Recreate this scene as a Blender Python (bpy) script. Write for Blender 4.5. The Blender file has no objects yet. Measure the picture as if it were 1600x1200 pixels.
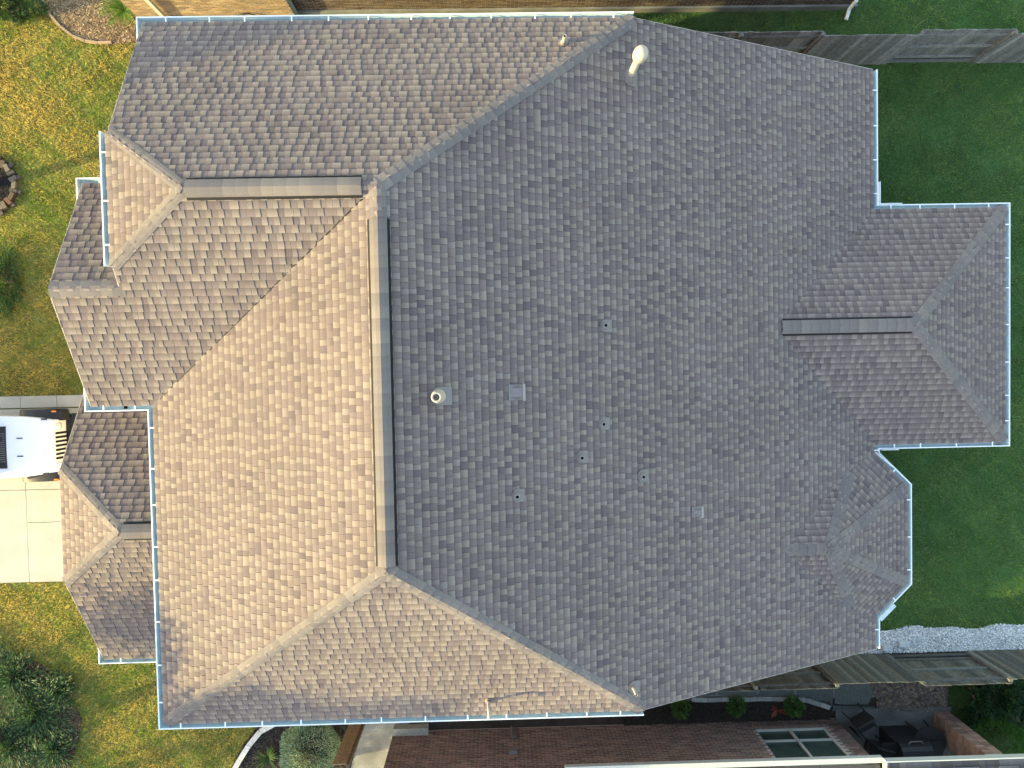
import bpy, math, random
import numpy as np
from mathutils import Vector, Matrix
random.seed(7); rng = np.random.default_rng(11)
scene = bpy.context.scene
COL = scene.collection

# ------------------------------------------------------------------ camera
CAM_H = 19.5; FPX = 1109.0          # camera height (m); focal length in pixels of a 1600 px wide frame
TX, TY, ROLL = 0.0297, -0.0191, -0.0198
def rot_cam():
    c, s = math.cos(ROLL), math.sin(ROLL); R1 = Matrix(((c, s, 0), (-s, c, 0), (0, 0, 1)))
    c, s = math.cos(TY), math.sin(TY);     R2 = Matrix(((c, 0, -s), (0, 1, 0), (s, 0, c)))
    c, s = math.cos(TX), math.sin(TX);     R3 = Matrix(((1, 0, 0), (0, c, -s), (0, s, c)))
    return R3 @ R2 @ R1
MC = rot_cam()
cam = bpy.data.cameras.new('camera'); camo = bpy.data.objects.new('camera', cam); COL.objects.link(camo)
camo.matrix_world = Matrix.Translation((0, 0, CAM_H)) @ MC.transposed().to_4x4()
cam.sensor_width = 36; cam.lens = FPX / 1600 * 36; cam.clip_end = 500; cam.clip_start = .1
scene.camera = camo

# ------------------------------------------------------------------ light
SUN_EL = math.radians(15.5); AZ = math.radians(14.5)      # light travels towards +X, a little towards +Y
sdir = Vector((math.cos(AZ) * math.cos(SUN_EL), math.sin(AZ) * math.cos(SUN_EL), -math.sin(SUN_EL)))
w = bpy.data.worlds.new('World'); scene.world = w; w.use_nodes = True
nt = w.node_tree; bg = nt.nodes['Background']; sky = nt.nodes.new('ShaderNodeTexSky')
sky.sky_type = 'NISHITA'; sky.sun_disc = False; sky.sun_elevation = SUN_EL
sky.sun_rotation = math.atan2(-sdir.x, -sdir.y); sky.altitude = 100; sky.air_density = 1.25; sky.dust_density = 1.0; sky.ozone_density = 0
nt.links.new(sky.outputs[0], bg.inputs[0]); bg.inputs[1].default_value = 0.15
sun = bpy.data.lights.new('sun', 'SUN'); sun.energy = 3.25; sun.angle = math.radians(.6); sun.color = (.98, .80, .34)
suno = bpy.data.objects.new('sun', sun); COL.objects.link(suno)
suno.rotation_euler = sdir.to_track_quat('-Z', 'Y').to_euler(); suno.location = (-20, -6, 25)
scene.view_settings.view_transform = 'Standard'; scene.view_settings.look = 'None'
scene.view_settings.gamma = 1; scene.view_settings.use_curve_mapping = False
scene.view_settings.exposure = 2.12

# ------------------------------------------------------------------ helpers
def project(P):
    d = MC @ (Vector(P) - Vector((0, 0, CAM_H)))
    return 800 + FPX * d.x / -d.z, 600 - FPX * d.y / -d.z
def G(u, v, z=0.0):
    """measured position of a photograph point that lies at height z"""
    d = MC.transposed() @ Vector(((u - 800) / FPX, (600 - v) / FPX, -1))
    t = (z - CAM_H) / d.z
    return Vector((d.x * t, d.y * t, z))
def tag(o, label=None, cat=None, group=None, kind=None):
    if label: o['label'] = label
    if cat: o['category'] = cat
    if group: o['group'] = group
    if kind: o['kind'] = kind
    return o
def empty(name, loc=(0, 0, 0), rz=0):
    o = bpy.data.objects.new(name, None); COL.objects.link(o); o.location = loc; o.rotation_euler = (0, 0, rz); o.empty_display_size = .2
    return o
def jit(c, a, b):
    f = random.uniform(a, b); return tuple(q * f for q in c)
class MB:
    def __init__(s): s.v = []; s.f = []; s.c = []; s.m = []; s.cur = (1, 1, 1); s.mi = 0
    def face(s, pts, cols=None):
        i = len(s.v); s.v += [tuple(p) for p in pts]; s.f.append(list(range(i, i + len(pts))))
        s.c += cols if cols else [s.cur] * len(pts); s.m.append(s.mi)
    def addmesh(s, verts, faces):
        i = len(s.v); s.v += [tuple(p) for p in verts]; s.c += [s.cur] * len(verts)
        for f in faces: s.f.append([i + k for k in f]); s.m.append(s.mi)
    def box(s, c, d, rz=0, M=None):
        x, y, z = d[0] / 2, d[1] / 2, d[2] / 2
        vs = [Vector((a * x, b * y, e * z)) for e in (-1, 1) for a, b in ((-1, -1), (1, -1), (1, 1), (-1, 1))]
        R = M if M is not None else Matrix.Rotation(rz, 3, 'Z')
        vs = [R @ q + Vector(c) for q in vs]
        s.addmesh(vs, [(3, 2, 1, 0), (4, 5, 6, 7), (0, 1, 5, 4), (1, 2, 6, 5), (2, 3, 7, 6), (3, 0, 4, 7)])
    def tube(s, pts, rad, n=12, cap=True, closed=False):
        pts = [Vector(p) for p in pts]; L = len(pts)
        rs = rad if isinstance(rad, (list, tuple)) else [rad] * L
        rings = []; up = None
        for i, p in enumerate(pts):
            a = pts[max(i - 1, 0)] if not closed else pts[i - 1]; b = pts[min(i + 1, L - 1)] if not closed else pts[(i + 1) % L]
            t = (b - a).normalized() if (b - a).length > 1e-9 else Vector((0, 0, 1))
            if up is None: up = Vector((1, 0, 0)) if abs(t.x) < .8 else Vector((0, 1, 0))
            e1 = (up - t * up.dot(t)).normalized(); up = e1; e2 = t.cross(e1)
            rings.append([p + (e1 * math.cos(2 * math.pi * k / n) + e2 * math.sin(2 * math.pi * k / n)) * rs[i] for k in range(n)])
        vs = [q for r in rings for q in r]; fs = []
        for i in range(L - 1 if not closed else L):
            j = (i + 1) % L
            for k in range(n): fs.append((i * n + k, i * n + (k + 1) % n, j * n + (k + 1) % n, j * n + k))
        if cap and not closed: fs.append(tuple(range(n - 1, -1, -1))); fs.append(tuple((L - 1) * n + k for k in range(n)))
        s.addmesh(vs, fs)
    def lathe(s, prof, loc=(0, 0, 0), n=20, M=None):
        vs = []; fs = []
        for r, z in prof:
            for k in range(n):
                q = Vector((r * math.cos(2 * math.pi * k / n), r * math.sin(2 * math.pi * k / n), z))
                vs.append((M @ q if M is not None else q) + Vector(loc))
        for i in range(len(prof) - 1):
            for k in range(n): fs.append((i * n + k, i * n + (k + 1) % n, (i + 1) * n + (k + 1) % n, (i + 1) * n + k))
        s.addmesh(vs, fs)
    def prism(s, poly, z0, z1):
        n = len(poly); vs = [(p[0], p[1], z0) for p in poly] + [(p[0], p[1], z1) for p in poly]
        s.addmesh(vs, [tuple(range(n - 1, -1, -1)), tuple(range(n, 2 * n))] + [(i, (i + 1) % n, n + (i + 1) % n, n + i) for i in range(n)])
    def build(s, name, mat, parent=None, smooth=False, data_only=False):
        me = bpy.data.meshes.new(name); me.from_pydata(s.v, [], s.f)
        for m in (mat if isinstance(mat, (list, tuple)) else [mat]): me.materials.append(m)
        if any(s.m): me.polygons.foreach_set('material_index', s.m)
        a = me.color_attributes.new('Col', 'FLOAT_COLOR', 'POINT')
        cc = np.ones((len(s.v), 4), np.float32)
        if s.c: cc[:, :3] = np.array(s.c, np.float32)
        a.data.foreach_set('color', cc.ravel())
        if smooth: me.polygons.foreach_set('use_smooth', [True] * len(me.polygons))
        me.update()
        if data_only: return me
        o = bpy.data.objects.new(name, me); COL.objects.link(o); o.parent = parent
        return o
def fastmesh(name, V, F, C, mat, parent=None):
    """numpy triangles / quads with a colour per vertex"""
    me = bpy.data.meshes.new(name); k = F.shape[1]
    me.vertices.add(len(V)); me.vertices.foreach_set('co', V.astype(np.float32).ravel())
    me.loops.add(F.size); me.loops.foreach_set('vertex_index', F.astype(np.int32).ravel())
    me.polygons.add(len(F)); me.polygons.foreach_set('loop_start', np.arange(0, F.size, k, dtype=np.int32))
    me.update(calc_edges=True)
    a = me.color_attributes.new('Col', 'FLOAT_COLOR', 'POINT')
    cc = np.ones((len(V), 4), np.float32); cc[:, :3] = C; a.data.foreach_set('color', cc.ravel())
    me.materials.append(mat); me.validate()
    o = bpy.data.objects.new(name, me); COL.objects.link(o); o.parent = parent
    return o

# ------------------------------------------------------------------ materials
def mat(name, col=(.5, .5, .5), rough=.8, metal=0, usecol=False, nscale=8, namp=.2, nscale2=None, namp2=.15, bump=0, bscale=60, spec=.3, trans=0, detail=6):
    m = bpy.data.materials.new(name); m.use_nodes = True; N = m.node_tree.nodes; L = m.node_tree.links
    b = N['Principled BSDF']; b.inputs['Roughness'].default_value = rough; b.inputs['Metallic'].default_value = metal
    b.inputs['Specular IOR Level'].default_value = spec
    tc = N.new('ShaderNodeTexCoord')
    base = N.new('ShaderNodeRGB'); base.outputs[0].default_value = (*col, 1); cur = base.outputs[0]
    if usecol:
        at = N.new('ShaderNodeAttribute'); at.attribute_name = 'Col'
        mx = N.new('ShaderNodeMixRGB'); mx.blend_type = 'MULTIPLY'; mx.inputs[0].default_value = 1
        L.new(cur, mx.inputs[1]); L.new(at.outputs[0], mx.inputs[2]); cur = mx.outputs[0]
    def modulate(cur, sc, amp, det):
        n = N.new('ShaderNodeTexNoise'); n.inputs['Scale'].default_value = sc; n.inputs['Detail'].default_value = det
        L.new(tc.outputs['Object'], n.inputs['Vector'])
        mr = N.new('ShaderNodeMapRange'); mr.inputs[1].default_value = .3; mr.inputs[2].default_value = .7
        mr.inputs[3].default_value = 1 - amp; mr.inputs[4].default_value = 1 + amp; L.new(n.outputs[0], mr.inputs[0])
        h = N.new('ShaderNodeVectorMath'); h.operation = 'SCALE'; L.new(cur, h.inputs[0]); L.new(mr.outputs[0], h.inputs['Scale'])
        return h.outputs[0]
    if namp: cur = modulate(cur, nscale, namp, detail)
    if nscale2: cur = modulate(cur, nscale2, namp2, 3)
    L.new(cur, b.inputs['Base Color'])
    if bump:
        n = N.new('ShaderNodeTexNoise'); n.inputs['Scale'].default_value = bscale; n.inputs['Detail'].default_value = 6
        L.new(tc.outputs['Object'], n.inputs['Vector'])
        bp = N.new('ShaderNodeBump'); bp.inputs['Strength'].default_value = bump; bp.inputs['Distance'].default_value = .01
        L.new(n.outputs[0], bp.inputs['Height']); L.new(bp.outputs[0], b.inputs['Normal'])
    if trans:
        t = N.new('ShaderNodeBsdfTranslucent'); L.new(cur, t.inputs[0]); ms = N.new('ShaderNodeMixShader'); ms.inputs[0].default_value = trans
        out = N['Material Output']; L.new(b.outputs[0], ms.inputs[1]); L.new(t.outputs[0], ms.inputs[2]); L.new(ms.outputs[0], out.inputs[0])
    return m
M_sh = mat('asphalt_shingle', (1, 1, 1), .95, usecol=True, nscale=120, namp=.16, nscale2=.55, namp2=.07, bump=.5, bscale=260, spec=.15)
M_deck = mat('roof_deck', (.08, .07, .065), .95, namp=.1)
M_black = mat('black_plastic', (.006, .006, .007), .7, namp=0)
M_gut = mat('sky_tinted_gutter_paint', (.46, .56, .58), .45, nscale=9, namp=.1, nscale2=60, namp2=.05, spec=.4)  # white gutter tinted blue: sky reflection put into the paint colour
M_gutlip = mat('white_gutter_paint', (.72, .76, .77), .4, namp=.03, spec=.4)
M_fascia = mat('fascia_paint', (.55, .5, .43), .7, namp=.06)
M_wall = mat('house_brick_wall', (.3, .2, .15), .9, nscale=14, namp=.2)
M_flash = mat('lead_flashing', (.185, .165, .16), .6, nscale=30, namp=.12, spec=.4)
M_vent = mat('grey_vent_paint', (.27, .255, .25), .6, nscale=30, namp=.1)
M_pvc = mat('vent_pipe_paint', (.38, .34, .29), .6, nscale=20, namp=.1)
M_dark = mat('dark_hole', (.004, .004, .004), .9, namp=0)
M_grass = mat('grass_blade', (1, 1, 1), .7, usecol=True, namp=0, spec=.2, trans=.35)
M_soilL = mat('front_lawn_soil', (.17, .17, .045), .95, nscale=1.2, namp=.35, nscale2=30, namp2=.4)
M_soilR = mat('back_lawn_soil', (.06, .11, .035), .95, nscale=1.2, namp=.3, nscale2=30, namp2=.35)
M_ground = mat('bare_soil', (.045, .036, .028), .95, nscale=2, namp=.3, nscale2=40, namp2=.4, bump=.6, bscale=40)
M_mulch = mat('black_mulch', (1, 1, 1), .95, usecol=True, namp=.3, nscale=40)
M_leaf = mat('leaf', (1, 1, 1), .6, usecol=True, namp=0, spec=.3, trans=.3)
M_bark = mat('bark', (.09, .065, .045), .95, nscale=20, namp=.35, bump=.8)
M_conc = mat('concrete', (.42, .40, .35), .9, nscale=1.5, namp=.10, nscale2=50, namp2=.06, bump=.15, bscale=120)
M_concD = mat('weathered_concrete', (.20, .205, .195), .9, nscale=1.8, namp=.3, nscale2=30, namp2=.12, bump=.2, bscale=80)
M_brick = mat('brick', (1, 1, 1), .9, usecol=True, nscale=45, namp=.22, bump=.4, bscale=150)
M_mort = mat('mortar', (.42, .37, .33), .95, nscale=25, namp=.15)
M_wood = mat('weathered_wood', (1, 1, 1), .9, usecol=True, nscale=14, namp=.3, nscale2=60, namp2=.2)
M_stone = mat('stone', (1, 1, 1), .9, usecol=True, nscale=25, namp=.25, bump=.3)
M_winfr = mat('window_frame_paint', (.45, .47, .44), .5, namp=.05)
M_patio = mat('patio_concrete', (.11, .115, .11), .9, nscale=1.8, namp=.3, nscale2=30, namp2=.12, bump=.2, bscale=80)
M_glass = mat('screened_glass', (.045, .07, .06), .15, nscale=3, namp=.15, spec=.5)
M_white = mat('white_car_paint', (.83, .84, .86), .28, namp=0, spec=.5)
M_carblk = mat('black_car_trim', (.025, .025, .027), .5, namp=.1, nscale=30)
M_carglass = mat('car_glass', (.02, .02, .025), .08, namp=0, spec=.6)
M_chrome = mat('headlight_glass', (.75, .74, .7), .15, metal=.3, namp=0)
M_amber = mat('amber_lens', (.9, .25, .03), .3, namp=0)
M_redint = mat('dark_red_trim', (.12, .03, .03), .6, namp=0)

# ------------------------------------------------------------------ roof geometry (metres, z up)
Z2, ZR = 5.506, 7.54; Z1 = 2.9
XF, XR, XB, XH = -6.755, -1.963, 8.853, 2.775
YT, YB, YA, YS = 6.666, -7.007, 3.0, -3.494
XW, XG, YG, YWB = -6.71, -7.97, 1.469, -.674
class Plane:
    """roof plane: eave line through (ex,ey) at height z0, outward horizontal normal n, pitch p"""
    def __init__(s, e, n, z0, p):
        s.e = Vector((e[0], e[1])); s.n = Vector(n).normalized(); s.z0 = z0; s.p = p
        s.t = Vector((-s.n.y, s.n.x)); s.cos = 1 / math.sqrt(1 + p * p)
    def z(s, x, y): return s.z0 - s.p * ((x - s.e.x) * s.n.x + (y - s.e.y) * s.n.y)
    def to2(s, P):
        d = Vector((P[0], P[1])) - s.e; return (d.dot(s.t), -d.dot(s.n) / s.cos)
    def to3(s, a, r, h=0):
        q = s.e + s.t * a - s.n * (r * s.cos)
        nz = s.cos; nh = s.p * s.cos
        return (q.x + s.n.x * nh * h, q.y + s.n.y * nh * h, s.z0 + s.p * r * s.cos + nz * h)
pF = Plane((XF, 0), (-1, 0), Z2, (ZR - Z2) / (XR - XF))
pB = Plane((XB, 0), (1, 0), Z1, (ZR - Z1) / (XB - XR))
pN = Plane((0, YT), (0, 1), Z2, (ZR - Z2) / (YT - YA))
pS = Plane((0, YB), (0, -1), Z2, (ZR - Z2) / (YS - YB))
pW = Plane((0, YWB), (0, -1), Z2, (ZR - Z2) / (YA - YWB))
ZJ = 6.892; XJ = -5.17
pJ = Plane((XW - .03, 0), (-1, 0), ZJ, (ZR - ZJ) / (XJ - XW + .03))
YK = 2 * YG - YWB; ZG = pW.z(0, YG)
pK = Plane((0, YK), (0, 1), Z2, pW.p)
XM, YM1, YM2, XMA = 11.994, 3.409, -2.096, 9.148; YMC = (YM1 + YM2) / 2; ZM = Z1 + .43 * (YM1 - YMC)
pM1 = Plane((0, YM1), (0, 1), Z1, .43); pM2 = Plane((0, YM2), (0, -1), Z1, .43)
pM3 = Plane((XM, 0), (1, 0), Z1, (ZM - Z1) / (XM - XMA))
XY0, YYC, YYH, ZY = 9.63, -4.27, 1.15, 4.02; XYA = 7.25     # rear bay: eave x, centre y, half width, apex height, apex x
dZ = ZY - Z1
pY3 = Plane((XY0, 0), (1, 0), Z1, dZ / (XY0 - XYA))
d45 = ((XY0 - XYA) + YYH) / math.sqrt(2)
pY2 = Plane((XY0, YYC + YYH), (1, 1), Z1, dZ / d45); pY4 = Plane((XY0, YYC - YYH), (1, -1), Z1, dZ / d45)
YYN = 2.3
pY1 = Plane((0, YYC + YYN), (0, 1), Z1, dZ / YYN); pY5 = Plane((0, YYC - YYN), (0, -1), Z1, dZ / YYN)
GZ, GYB, GX, GZJ, GYR, GXA, GZR = 3.2, -6.613, -9.203, 4.533, -3.232, -7.633, 5.267; GYT = 2 * GYR - GYB; GW = -6.42
pG1 = Plane((0, GYT), (0, 1), GZ, (GZR - GZ) / (GYT - GYR)); pG2 = Plane((0, GYB), (0, -1), GZ, (GZR - GZ) / (GYT - GYR))
pG3 = Plane((GX, 0), (-1, 0), GZJ, (GZR - GZJ) / (GXA - GX))
GYJ = (GZJ - GZ) / pG1.p
YJ1 = YT - (ZJ - Z2) / pN.p; YJ2 = YWB + (ZJ - Z2) / pW.p

def clip(poly, fn):
    out = []; n = len(poly)
    for i in range(n):
        a, b = poly[i], poly[(i + 1) % n]; fa, fb = fn(*a), fn(*b)
        if fa >= 0: out.append(a)
        if (fa > 0 and fb < 0) or (fa < 0 and fb > 0):
            t = fa / (fa - fb); out.append((a[0] + (b[0] - a[0]) * t, a[1] + (b[1] - a[1]) * t))
    return out
bays = [pY1, pY2, pY3, pY4, pY5]
def bay_poly(pl):
    P = [(5.5, -8), (10, -8), (10, -1), (5.5, -1)]
    for q in bays:
        if q is not pl: P = clip(P, lambda x, y, q=q: q.z(x, y) - pl.z(x, y))
    P = clip(P, lambda x, y: pl.z(x, y) - pB.z(x, y) + .004)
    P = clip(P, lambda x, y: pl.z(x, y) - Z1)
    return [p for i, p in enumerate(P) if (Vector(p) - Vector(P[i - 1])).length > 1e-3]
slopes = [
    ('F', pF, [[(XF, YWB), (XR, YA), (XR, YS), (XF, YB)]]),
    ('B', pB, [[(XH, YT), (XR, YA), (XR, YS), (XH, YB), (XB, YB), (XB, YT)]]),
    ('N', pN, [[(XW, YT), (XH, YT), (XR, YA), (XJ, YA), (XW, YJ1)]]),
    ('S', pS, [[(XF, YB), (XR, YS), (XH, YB)]]),
    ('W', pW, [[(XG, YWB), (XW, YWB), (XW, YG), (XG, YG)], [(XW, YWB), (XW, YJ2), (XJ, YA), (XR, YA)]]),
    ('J', pJ, [[(XW - .03, YJ2), (XW - .03, YJ1), (XJ, YA)]]),
    ('K', pK, [[(XG, YK), (XG, YG), (-6.5, YG), (-6.5, YK)]]),
    ('M1', pM1, [[(XB, YM1), (XM, YM1), (XMA, YMC), (XB - (ZM - Z1) / pB.p, YMC)]]),
    ('M2', pM2, [[(XB, YM2), (XM, YM2), (XMA, YMC), (XB - (ZM - Z1) / pB.p, YMC)]]),
    ('M3', pM3, [[(XM, YM1), (XM, YM2), (XMA, YMC)]]),
    ('G1', pG1, [[(GX, GYT), (GW, GYT), (GW, GYR), (GXA, GYR), (GX, GYT - GYJ)]]),
    ('G2', pG2, [[(GX, GYB), (GW, GYB), (GW, GYR), (GXA, GYR), (GX, GYB + GYJ)]]),
    ('G3', pG3, [[(GX, GYT - GYJ), (GXA, GYR), (GX, GYB + GYJ)]]),
] + [('Y', q, [bay_poly(q)]) for q in bays]

house = tag(empty('house', (0, 0, 0)), 'large house with brown-grey shingle roof and sky-tinted pale gutters in the middle', 'house')
# decking: thick slab under each slope
deck = MB()
for nm, pl, polys in slopes:
    for P in polys:
        n = len(P); off = .004 if nm in ('B',) else 0
        top = [(x, y, pl.z(x, y) - .002) for x, y in P]; bot = [(x, y, pl.z(x, y) - .16) for x, y in P]
        deck.addmesh(top + bot, [tuple(range(n)), tuple(range(2 * n - 1, n - 1, -1))] + [(i, n + i, n + (i + 1) % n, (i + 1) % n) for i in range(n)])
roof = deck.build('roof', M_deck, house)

EXPO = .143
PAL = np.array([(.178, .153, .140), (.184, .157, .140), (.171, .148, .137), (.188, .162, .144), (.165, .142, .133)])
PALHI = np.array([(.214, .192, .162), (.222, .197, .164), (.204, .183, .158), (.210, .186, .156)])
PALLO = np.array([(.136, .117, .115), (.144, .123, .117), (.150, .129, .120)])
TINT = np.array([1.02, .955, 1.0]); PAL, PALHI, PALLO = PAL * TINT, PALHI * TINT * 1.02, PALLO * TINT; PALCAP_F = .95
pieces = []    # (area_px, verts, faces, cols)
def shingle_piece(pl, poly2, r0, hi, col, h_lo, h_up):
    """poly2: clipped polygon in (s,r); returns verts/faces/colours"""
    n = len(poly2); V = []; C = []
    for (a, r) in poly2:
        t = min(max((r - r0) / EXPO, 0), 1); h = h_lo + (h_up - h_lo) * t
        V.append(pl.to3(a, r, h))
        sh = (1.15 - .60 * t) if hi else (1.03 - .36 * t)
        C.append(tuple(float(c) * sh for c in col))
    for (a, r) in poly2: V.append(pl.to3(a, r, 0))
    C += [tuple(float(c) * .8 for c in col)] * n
    F = [tuple(range(n))] + [(i, n + i, n + (i + 1) % n, (i + 1) % n) for i in range(n)]
    return V, F, C
def area2(P): return abs(sum(P[i][0] * P[(i + 1) % len(P)][1] - P[(i + 1) % len(P)][0] * P[i][1] for i in range(len(P)))) / 2
for nm, pl, polys in slopes:
    P2s = [[pl.to2(q) for q in P] for P in polys]
    orient = []
    for P in P2s:
        sgn = sum(P[i][0] * P[(i + 1) % len(P)][1] - P[(i + 1) % len(P)][0] * P[i][1] for i in range(len(P)))
        orient.append(P if sgn > 0 else P[::-1])
    a0 = min(q[0] for P in orient for q in P); a1 = max(q[0] for P in orient for q in P)
    rmax = max(q[1] for P in orient for q in P); k = 0; r0 = -.02
    # laminate tabs repeat with the sheet: 1 m sheets, staggered per course
    while r0 < rmax:
        a = a0 - random.uniform(0, .9); hi = random.random() < .5; wob = random.uniform(-.003, .003)
        blend = random.uniform(-.03, .03)
        while a < a1:
            wd = random.uniform(.085, .125) if hi else random.uniform(.095, .15)
            if random.random() < .10: wd *= 1.5
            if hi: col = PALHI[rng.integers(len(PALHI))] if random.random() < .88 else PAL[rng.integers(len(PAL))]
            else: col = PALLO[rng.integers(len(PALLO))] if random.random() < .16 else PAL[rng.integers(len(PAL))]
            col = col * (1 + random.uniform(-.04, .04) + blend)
            rect = [(a, r0 + wob), (a + wd - .003, r0 + wob + random.uniform(-.002, .002)), (a + wd - .003, r0 + EXPO + .004), (a, r0 + EXPO + .004)]
            for P in orient:
                Q = rect; n = len(P)
                for i in range(n):
                    p, q = P[i], P[(i + 1) % n]
                    eave = abs(p[1]) < 1e-6 and abs(q[1]) < 1e-6
                    dx, dy = q[0] - p[0], q[1] - p[1]; o = .02 if eave else 0
                    Q = clip(Q, lambda x, y: (dx * (y - p[1] + o) - dy * (x - p[0])))
                    if len(Q) < 3: break
                if len(Q) >= 3 and area2(Q) > 2e-4:
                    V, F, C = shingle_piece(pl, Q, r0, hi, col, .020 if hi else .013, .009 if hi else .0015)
                    pr = [project(v) for v in V[:len(Q)]]
                    ar = area2(pr) if -5 < pr[0][0] < 1605 and -5 < pr[0][1] < 1205 else 0
                    pieces.append((ar, V, F, C))
            a += wd; hi = (not hi) if random.random() < .93 else hi
        r0 += EXPO
pieces.sort(key=lambda q: -q[0])
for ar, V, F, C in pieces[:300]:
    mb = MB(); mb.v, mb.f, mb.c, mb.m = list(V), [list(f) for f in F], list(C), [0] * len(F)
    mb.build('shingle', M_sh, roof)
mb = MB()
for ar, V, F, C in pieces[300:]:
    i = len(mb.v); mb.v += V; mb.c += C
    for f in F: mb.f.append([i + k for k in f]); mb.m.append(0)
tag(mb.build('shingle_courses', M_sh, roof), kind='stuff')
print('shingles', len(pieces))

# ridge and hip caps
PALCAP = [(.185, .161, .150), (.168, .148, .142), (.198, .172, .155), (.156, .139, .135), (.176, .154, .146)]
def caps(A, B, plA, plB, start=0, end=0, raise_=0.0, w=.145, pitch=.185):
    """caps from the low end A to the high end B; plA left of the line, plB right of it"""
    A = Vector(A); B = Vector(B); d = (B - A); L = d.length; d.normalize(); s = Vector((-d.y, d.x))
    x = start
    while x < L - end - .02:
        x1 = min(x + pitch + .03, L - end)
        base = random.choice(PALCAP); f = random.uniform(.95, 1.05) * PALCAP_F; mb = MB(); top = []; 
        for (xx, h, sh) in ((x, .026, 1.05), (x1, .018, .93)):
            row = []
            for kk, off in enumerate((-w, -w * .5, 0, w * .5, w)):
                q = A + d * xx + s * (off); pl = plB if off < 0 else plA
                z = pl.z(q.x, q.y) if off else min(plA.z(q.x, q.y), plB.z(q.x, q.y))
                if off == 0: z -= .012
                row.append((q.x, q.y, z + h + raise_))
            top.append((row, sh))
        n = 5; V = top[0][0] + top[1][0]; V += [(p[0], p[1], p[2] - .02) for p in V[:10]]
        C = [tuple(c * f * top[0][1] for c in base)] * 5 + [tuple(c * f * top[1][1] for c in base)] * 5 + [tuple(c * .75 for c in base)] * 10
        F = [[i, i + 1, 6 + i, 5 + i] for i in range(4)]
        F += [[10 + i, 11 + i, 1 + i, i] for i in range(4)] + [[0, 5, 15, 10], [4, 14, 19, 9]]
        mb.v, mb.c, mb.f, mb.m = V, C, F, [0] * len(F)
        mb.build('ridge_cap', M_sh, roof)
        x += pitch
def vent(A, B, plA, plB, name_label):
    A = Vector(A); B = Vector(B); d = (B - A).normalized(); s = Vector((-d.y, d.x)); mb = MB(); w = .188
    V = []
    for P in (A, B):
        for off in (-w, 0, w):
            q = P + s * off; pl = plB if off < 0 else plA; V.append((q.x, q.y, pl.z(q.x, q.y) + .006)); 
        for off in (w, 0, -w):
            q = P + s * off; pl = plB if off < 0 else plA; V.append((q.x, q.y, pl.z(q.x, q.y) + .028 - (.012 if off == 0 else 0)))
    mb.addmesh(V, [tuple(range(5, -1, -1)), tuple(range(6, 12))] + [(i, (i + 1) % 6, 6 + (i + 1) % 6, 6 + i) for i in range(6)])
    mb.build('ridge_vent', M_black, house)
    caps(A, B, plA, plB, raise_=.032, w=.148, pitch=.21)
Zc = lambda *a: a
# main ridge (running along Y)
vent((XR, YS + .08), (XR, YA - .55), pF, pB, '')
caps((XR, YA - .55), (XR, YA - .05), pF, pB)
# wing ridge (running along X)
vent((XJ + .03, YA), (XR - .26, YA), pN, pW, '')
def hip(A, B, p1, p2, **k):
    """order the planes so that each side of the caps follows its own slope"""
    A2, B2 = Vector(A), Vector(B); d = (B2 - A2).normalized(); s = Vector((-d.y, d.x)); q = (A2 + B2) / 2 + s * .1
    left, right = (p1, p2) if p1.z(q.x, q.y) < p2.z(q.x, q.y) else (p2, p1)
    caps(A, B, left, right, **k)
hip((XH, YT), (XR, YA), pN, pB, start=.02)
hip((XH, YB), (XR, YS), pS, pB, start=.02)
hip((XF, YB), (XR, YS), pS, pF, start=.02, w=.12)
hip((XW, YJ1), (XJ, YA), pN, pJ, w=.11); hip((XW, YJ2), (XJ, YA), pW, pJ, w=.11)
hip((XG, YG), (-6.62, YG), pK, pW, w=.14)
hip((XM, YM1), (XMA, YMC), pM1, pM3, w=.135); hip((XM, YM2), (XMA, YMC), pM2, pM3, w=.135)
XMR = XB - (ZM - Z1) / pB.p
hip((XMR - .12, YMC), (XMR + .1, YMC), pM1, pM2)
vent((XMR + .12, YMC), (XMA - .05, YMC), pM1, pM2, '')
hip((XY0, YYC + YYH), (XYA, YYC), pY2, pY3, w=.13); hip((XY0, YYC - YYH), (XYA, YYC), pY3, pY4, w=.13)
for sg, pa, pb2 in ((1, pY1, pY2), (-1, pY5, pY4)):
    # corner where the side slope meets the diagonal one, stopped at the valley
    ce = XY0 + YYH; cx = ce - YYN; cy = YYC + sg * YYN
    A = Vector((cx, cy)); B = Vector((XYA, YYC)); t = 0
    while True:
        q = A.lerp(B, t)
        if pa.z(q.x, q.y) > pB.z(q.x, q.y) + .02 or t > 1: break
        t += .01
    hip(A.lerp(B, t), B, pa, pb2, w=.13)
hip((XB - (ZY - Z1) / pB.p - .02, YYC), (XYA, YYC), pY1, pY5, w=.13)
hip((GX, GYT - GYJ), (GXA, GYR), pG1, pG3, w=.12); hip((GX, GYB + GYJ), (GXA, GYR), pG2, pG3, w=.12)
vent((GXA + .04, GYR), (GW - .02, GYR), pG1, pG2, '')
# closed-cut valley lines: narrow strip where the wing slope laps over the front slope
def valley(A, B, p1, p2):
    A = Vector(A); B = Vector(B); d = (B - A).normalized(); s = Vector((-d.y, d.x)); mb = MB(); V = []
    for P in (A, B):
        for o in (-.012, .012):
            q = P + s * o; V.append((q.x, q.y, max(p1.z(q.x, q.y), p2.z(q.x, q.y)) + .0125))
    mb.addmesh(V, [(0, 1, 3, 2)]); mb.build('valley_joint', M_black, roof)
valley((XF + .15, YWB + .1), (XR - .2, YA - .15), pW, pF)

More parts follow.
